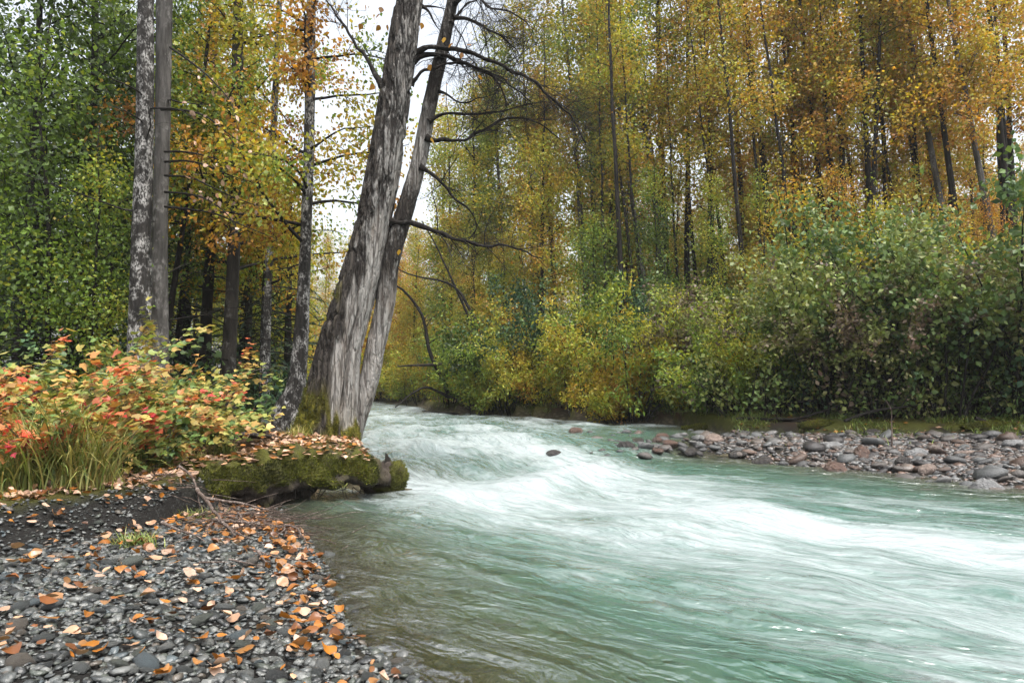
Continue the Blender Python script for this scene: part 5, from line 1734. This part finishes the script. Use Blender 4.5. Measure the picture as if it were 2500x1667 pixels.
for grp, ids in (('gravel', ng), ('bank', nb)):
    for i in ids:
        lab = f'{word(hue[i])} fallen leaf lying on the dark river gravel' if grp == 'gravel' else f'{word(hue[i])} fallen leaf strewn on the low bank above the gravel'
        o = obj('fallen_leaf', FM[int(rng.integers(0, 12))], autumn=float(hue[i]), label=lab, category='leaf', group='fallen leaves on the gravel' if grp == 'gravel' else 'fallen leaves on the bank')
        o.matrix_world = Matrix([[*(B[i, r] * size[i]), pos[i, r]] for r in range(3)] + [[0, 0, 0, 1]])
rest = np.setdiff1d(np.arange(N), np.r_[ng, nb])
g = Geo()
for k in range(12):
    m = rest[k::12]
    V, Fa, li = leaf_cloud(pos[m], size[m], dirv[m], rng, FT[k], roll[m])
    g.add(V, Fa, hue=hue[m][li], rnd=rng.random(len(m))[li])
obj('leaf_litter', g.mesh('leaf_litter', M_FALLEN, True), kind='stuff')
# litter on the log top, round the tree foot, and thin brown litter in the woods
kk = np.where((nn[..., 2].ravel() > .75))[0]
kk = kk[LOGP[kk, 0] < -1.75]
NL = 420
kk = rng.choice(kk, NL)
lv = Vl.reshape(-1, 3)[kk] + np.c_[rng.normal(0, .05, (NL, 2)), rng.uniform(.01, .05, NL)]
V, Fa, li = leaf_cloud(lv, .075 * rng.uniform(.7, 1.2, NL), np.c_[rng.normal(0, 1, (NL, 2)), np.zeros(NL)], rng, FT[0], np.array((0, 0, 1.0)) + rng.normal(0, .25, (NL, 3)))
g = Geo()
g.add(V, Fa, hue=rng.choice((.05, .2, .3, .6), NL)[li], rnd=rng.random(NL)[li])
n = 9000
x, y = rng.uniform(-14, 24, n), rng.uniform(8, 34, n)
h, d, bank, wet, ms, bl, br = terrain(np.c_[x, y])
m = ((bl < -.3) | (br < .5)) & (d > .1)
x, y, h = x[m], y[m], h[m]
V, Fa, li = leaf_cloud(np.c_[x, y, h + .03], .11 * rng.uniform(.6, 1.2, len(x)), np.c_[rng.normal(0, 1, (len(x), 2)), np.zeros(len(x))], rng, LEAF4, np.array((0, 0, 1.0)) + rng.normal(0, .3, (len(x), 3)))
g.add(V, Fa, hue=np.clip(rng.normal(.7, .2, len(x)), 0, 1)[li], rnd=rng.random(len(x))[li])
obj('woodland_litter', g.mesh('woodland_litter', M_FALLEN, False), kind='stuff')

# ------------------------------------------------------------------ sticks washed up where bank, log and gravel meet
ZS = lambda pts: [(380 + x * .17857, 1180 + y * .17857) for x, y in pts]
STK = [([(540, 370), (700, 490), (800, 590), (950, 720), (1110, 850)], .016, 'thick grey stick slanting down over the drift of sticks'), ([(620, 370), (900, 360), (1080, 325), (1300, 350), (1600, 405)], .014, 'long curved stick arching along the top of the drift'),
       ([(290, 320), (480, 345), (600, 390)], .012, 'short stick stub at the bank end of the drift'), ([(780, 545), (1000, 540), (1300, 530), (1560, 515), (1720, 550)], .012, 'long level stick in the middle of the drift'),
       ([(860, 590), (1000, 660), (1150, 720), (1330, 780)], .013, 'brown stick lying under the thick grey stick'), ([(90, 690), (300, 770), (520, 830), (680, 890)], .012, 'straight brown stick lying below the drift on the leaves'),
       ([(1780, 480), (1930, 500), (2100, 515)], .007, 'thin twig tip pointing out over the water'), ([(1880, 505), (1960, 560), (2020, 660), (2075, 780)], .008, 'bent twig hooking down to the water'), ([(1770, 520), (1780, 620), (1765, 720)], .005, 'fine twig hanging straight at the drift end'),
       ([(1760, 580), (1690, 660), (1600, 740)], .005, 'fine twig slanting back at the drift end'), ([(770, 600), (735, 700), (735, 820)], .006, 'pale twig standing in front of the thick grey stick'), ([(1420, 930), (1480, 1000), (1560, 1100)], .010, 'dark stub of stick among orange leaves'),
       ([(1000, 1090), (1250, 1110), (1500, 1130)], .006, 'thin level twig on the gravel below the drift'), ([(560, 1190), (800, 1160), (1000, 1130)], .006, 'thin pale twig on the gravel left of the stub'), ([(1100, 420), (1250, 500), (1500, 530)], .008, 'dark twig threaded through the drift'),
       ([(900, 480), (1050, 470), (1180, 500), (1300, 560)], .006, 'reddish twig curled inside the drift'), ([(1300, 900), (1600, 960), (1900, 1010)], .006, 'thin twig beside the orange leaf drift')]
for k, (pts, r, lab) in enumerate(STK):
    P3 = []
    zz = ZS(pts)
    for px, py in zz:
        X, Y = G(px, py, .12)
        P3.append((X, Y, max(float(H(X, Y)), 0) + .04 + (.05 if k in (0, 1) else 0)))
    P3 = np.array(P3)
    P3[:, 2] = P3[:, 2] * .5 + np.linspace(P3[0, 2], P3[-1, 2], len(P3)) * .5
    P3[:, 2] += .035
    deadwood('drift_stick', lab, P3, r * 1.25, 2 if r > .01 else 0, .15, M_STICK, 'stick', 700 + k)
g = Geo()
for k in range(170):
    c = np.array((rng.normal(-2.45, .42), rng.normal(6.2, .4), 0))
    c[2] = max(float(H(c[0], c[1])), 0) + rng.uniform(.01, .07)
    a = rng.normal(.05, .45)
    q = curve_branch(c, (math.cos(a), math.sin(a), rng.normal(0, .07)), rng.uniform(.12, .5), rng, 5, 0, .12)
    g.add(*tube(q, np.linspace(.005, .002, 5), 3))
obj('drift_twigs', g.mesh('drift_twigs', M_STICK), kind='stuff')
# dark roots beside the path behind the tree foot
for k, (pts, r, lab) in enumerate([([(640, 985, 10.4), (690, 965, 10.8), (720, 940, 11.4)], .10, 'dark root spreading from the slim spotted trunk over the path'), ([(575, 1015, 9.6), (610, 1030, 9.4), (680, 1045, 9.2)], .06, 'grey weathered root crossing the leaf covered path'),
                                   ([(560, 1000, 10), (590, 1010, 9.8), (615, 1045, 9.5)], .08, 'dark rounded root at the shrub end of the path'), ([(735, 1080, 9.3), (790, 1120, 8.8), (830, 1150, 8.4)], .035, 'thin grey root running down the mossy bank below the leaning tree')]):
    P3 = [W(*p) for p in pts]
    P3 = np.array([(a, b, float(H(a, b)) + r * .4) for a, b, c in P3])
    deadwood('tree_root', lab, P3, r, 0, .1, M_BARK, 'root', 800 + k)

# ------------------------------------------------------------------ damp autumn air
hm, nt = new_mat('damp_air')
pv = nd(nt, 'ShaderNodeVolumePrincipled', {'Color': (.9, .94, .96, 1), 'Density': .0006, 'Anisotropy': .2})
nd(nt, 'ShaderNodeOutputMaterial', {'Volume': pv.outputs[0]})
hx, z0, z1 = 470.0, -3.0, 32.0
V = [(a, b, c) for c in (z0, z1) for b in (-hx, hx) for a in (-hx, hx)]
obj('haze', mesh('haze', np.array(V), np.array([(0, 2, 3, 1), (4, 5, 7, 6), (0, 1, 5, 4), (2, 6, 7, 3), (0, 4, 6, 2), (1, 3, 7, 5)]), hm, False), kind='stuff')
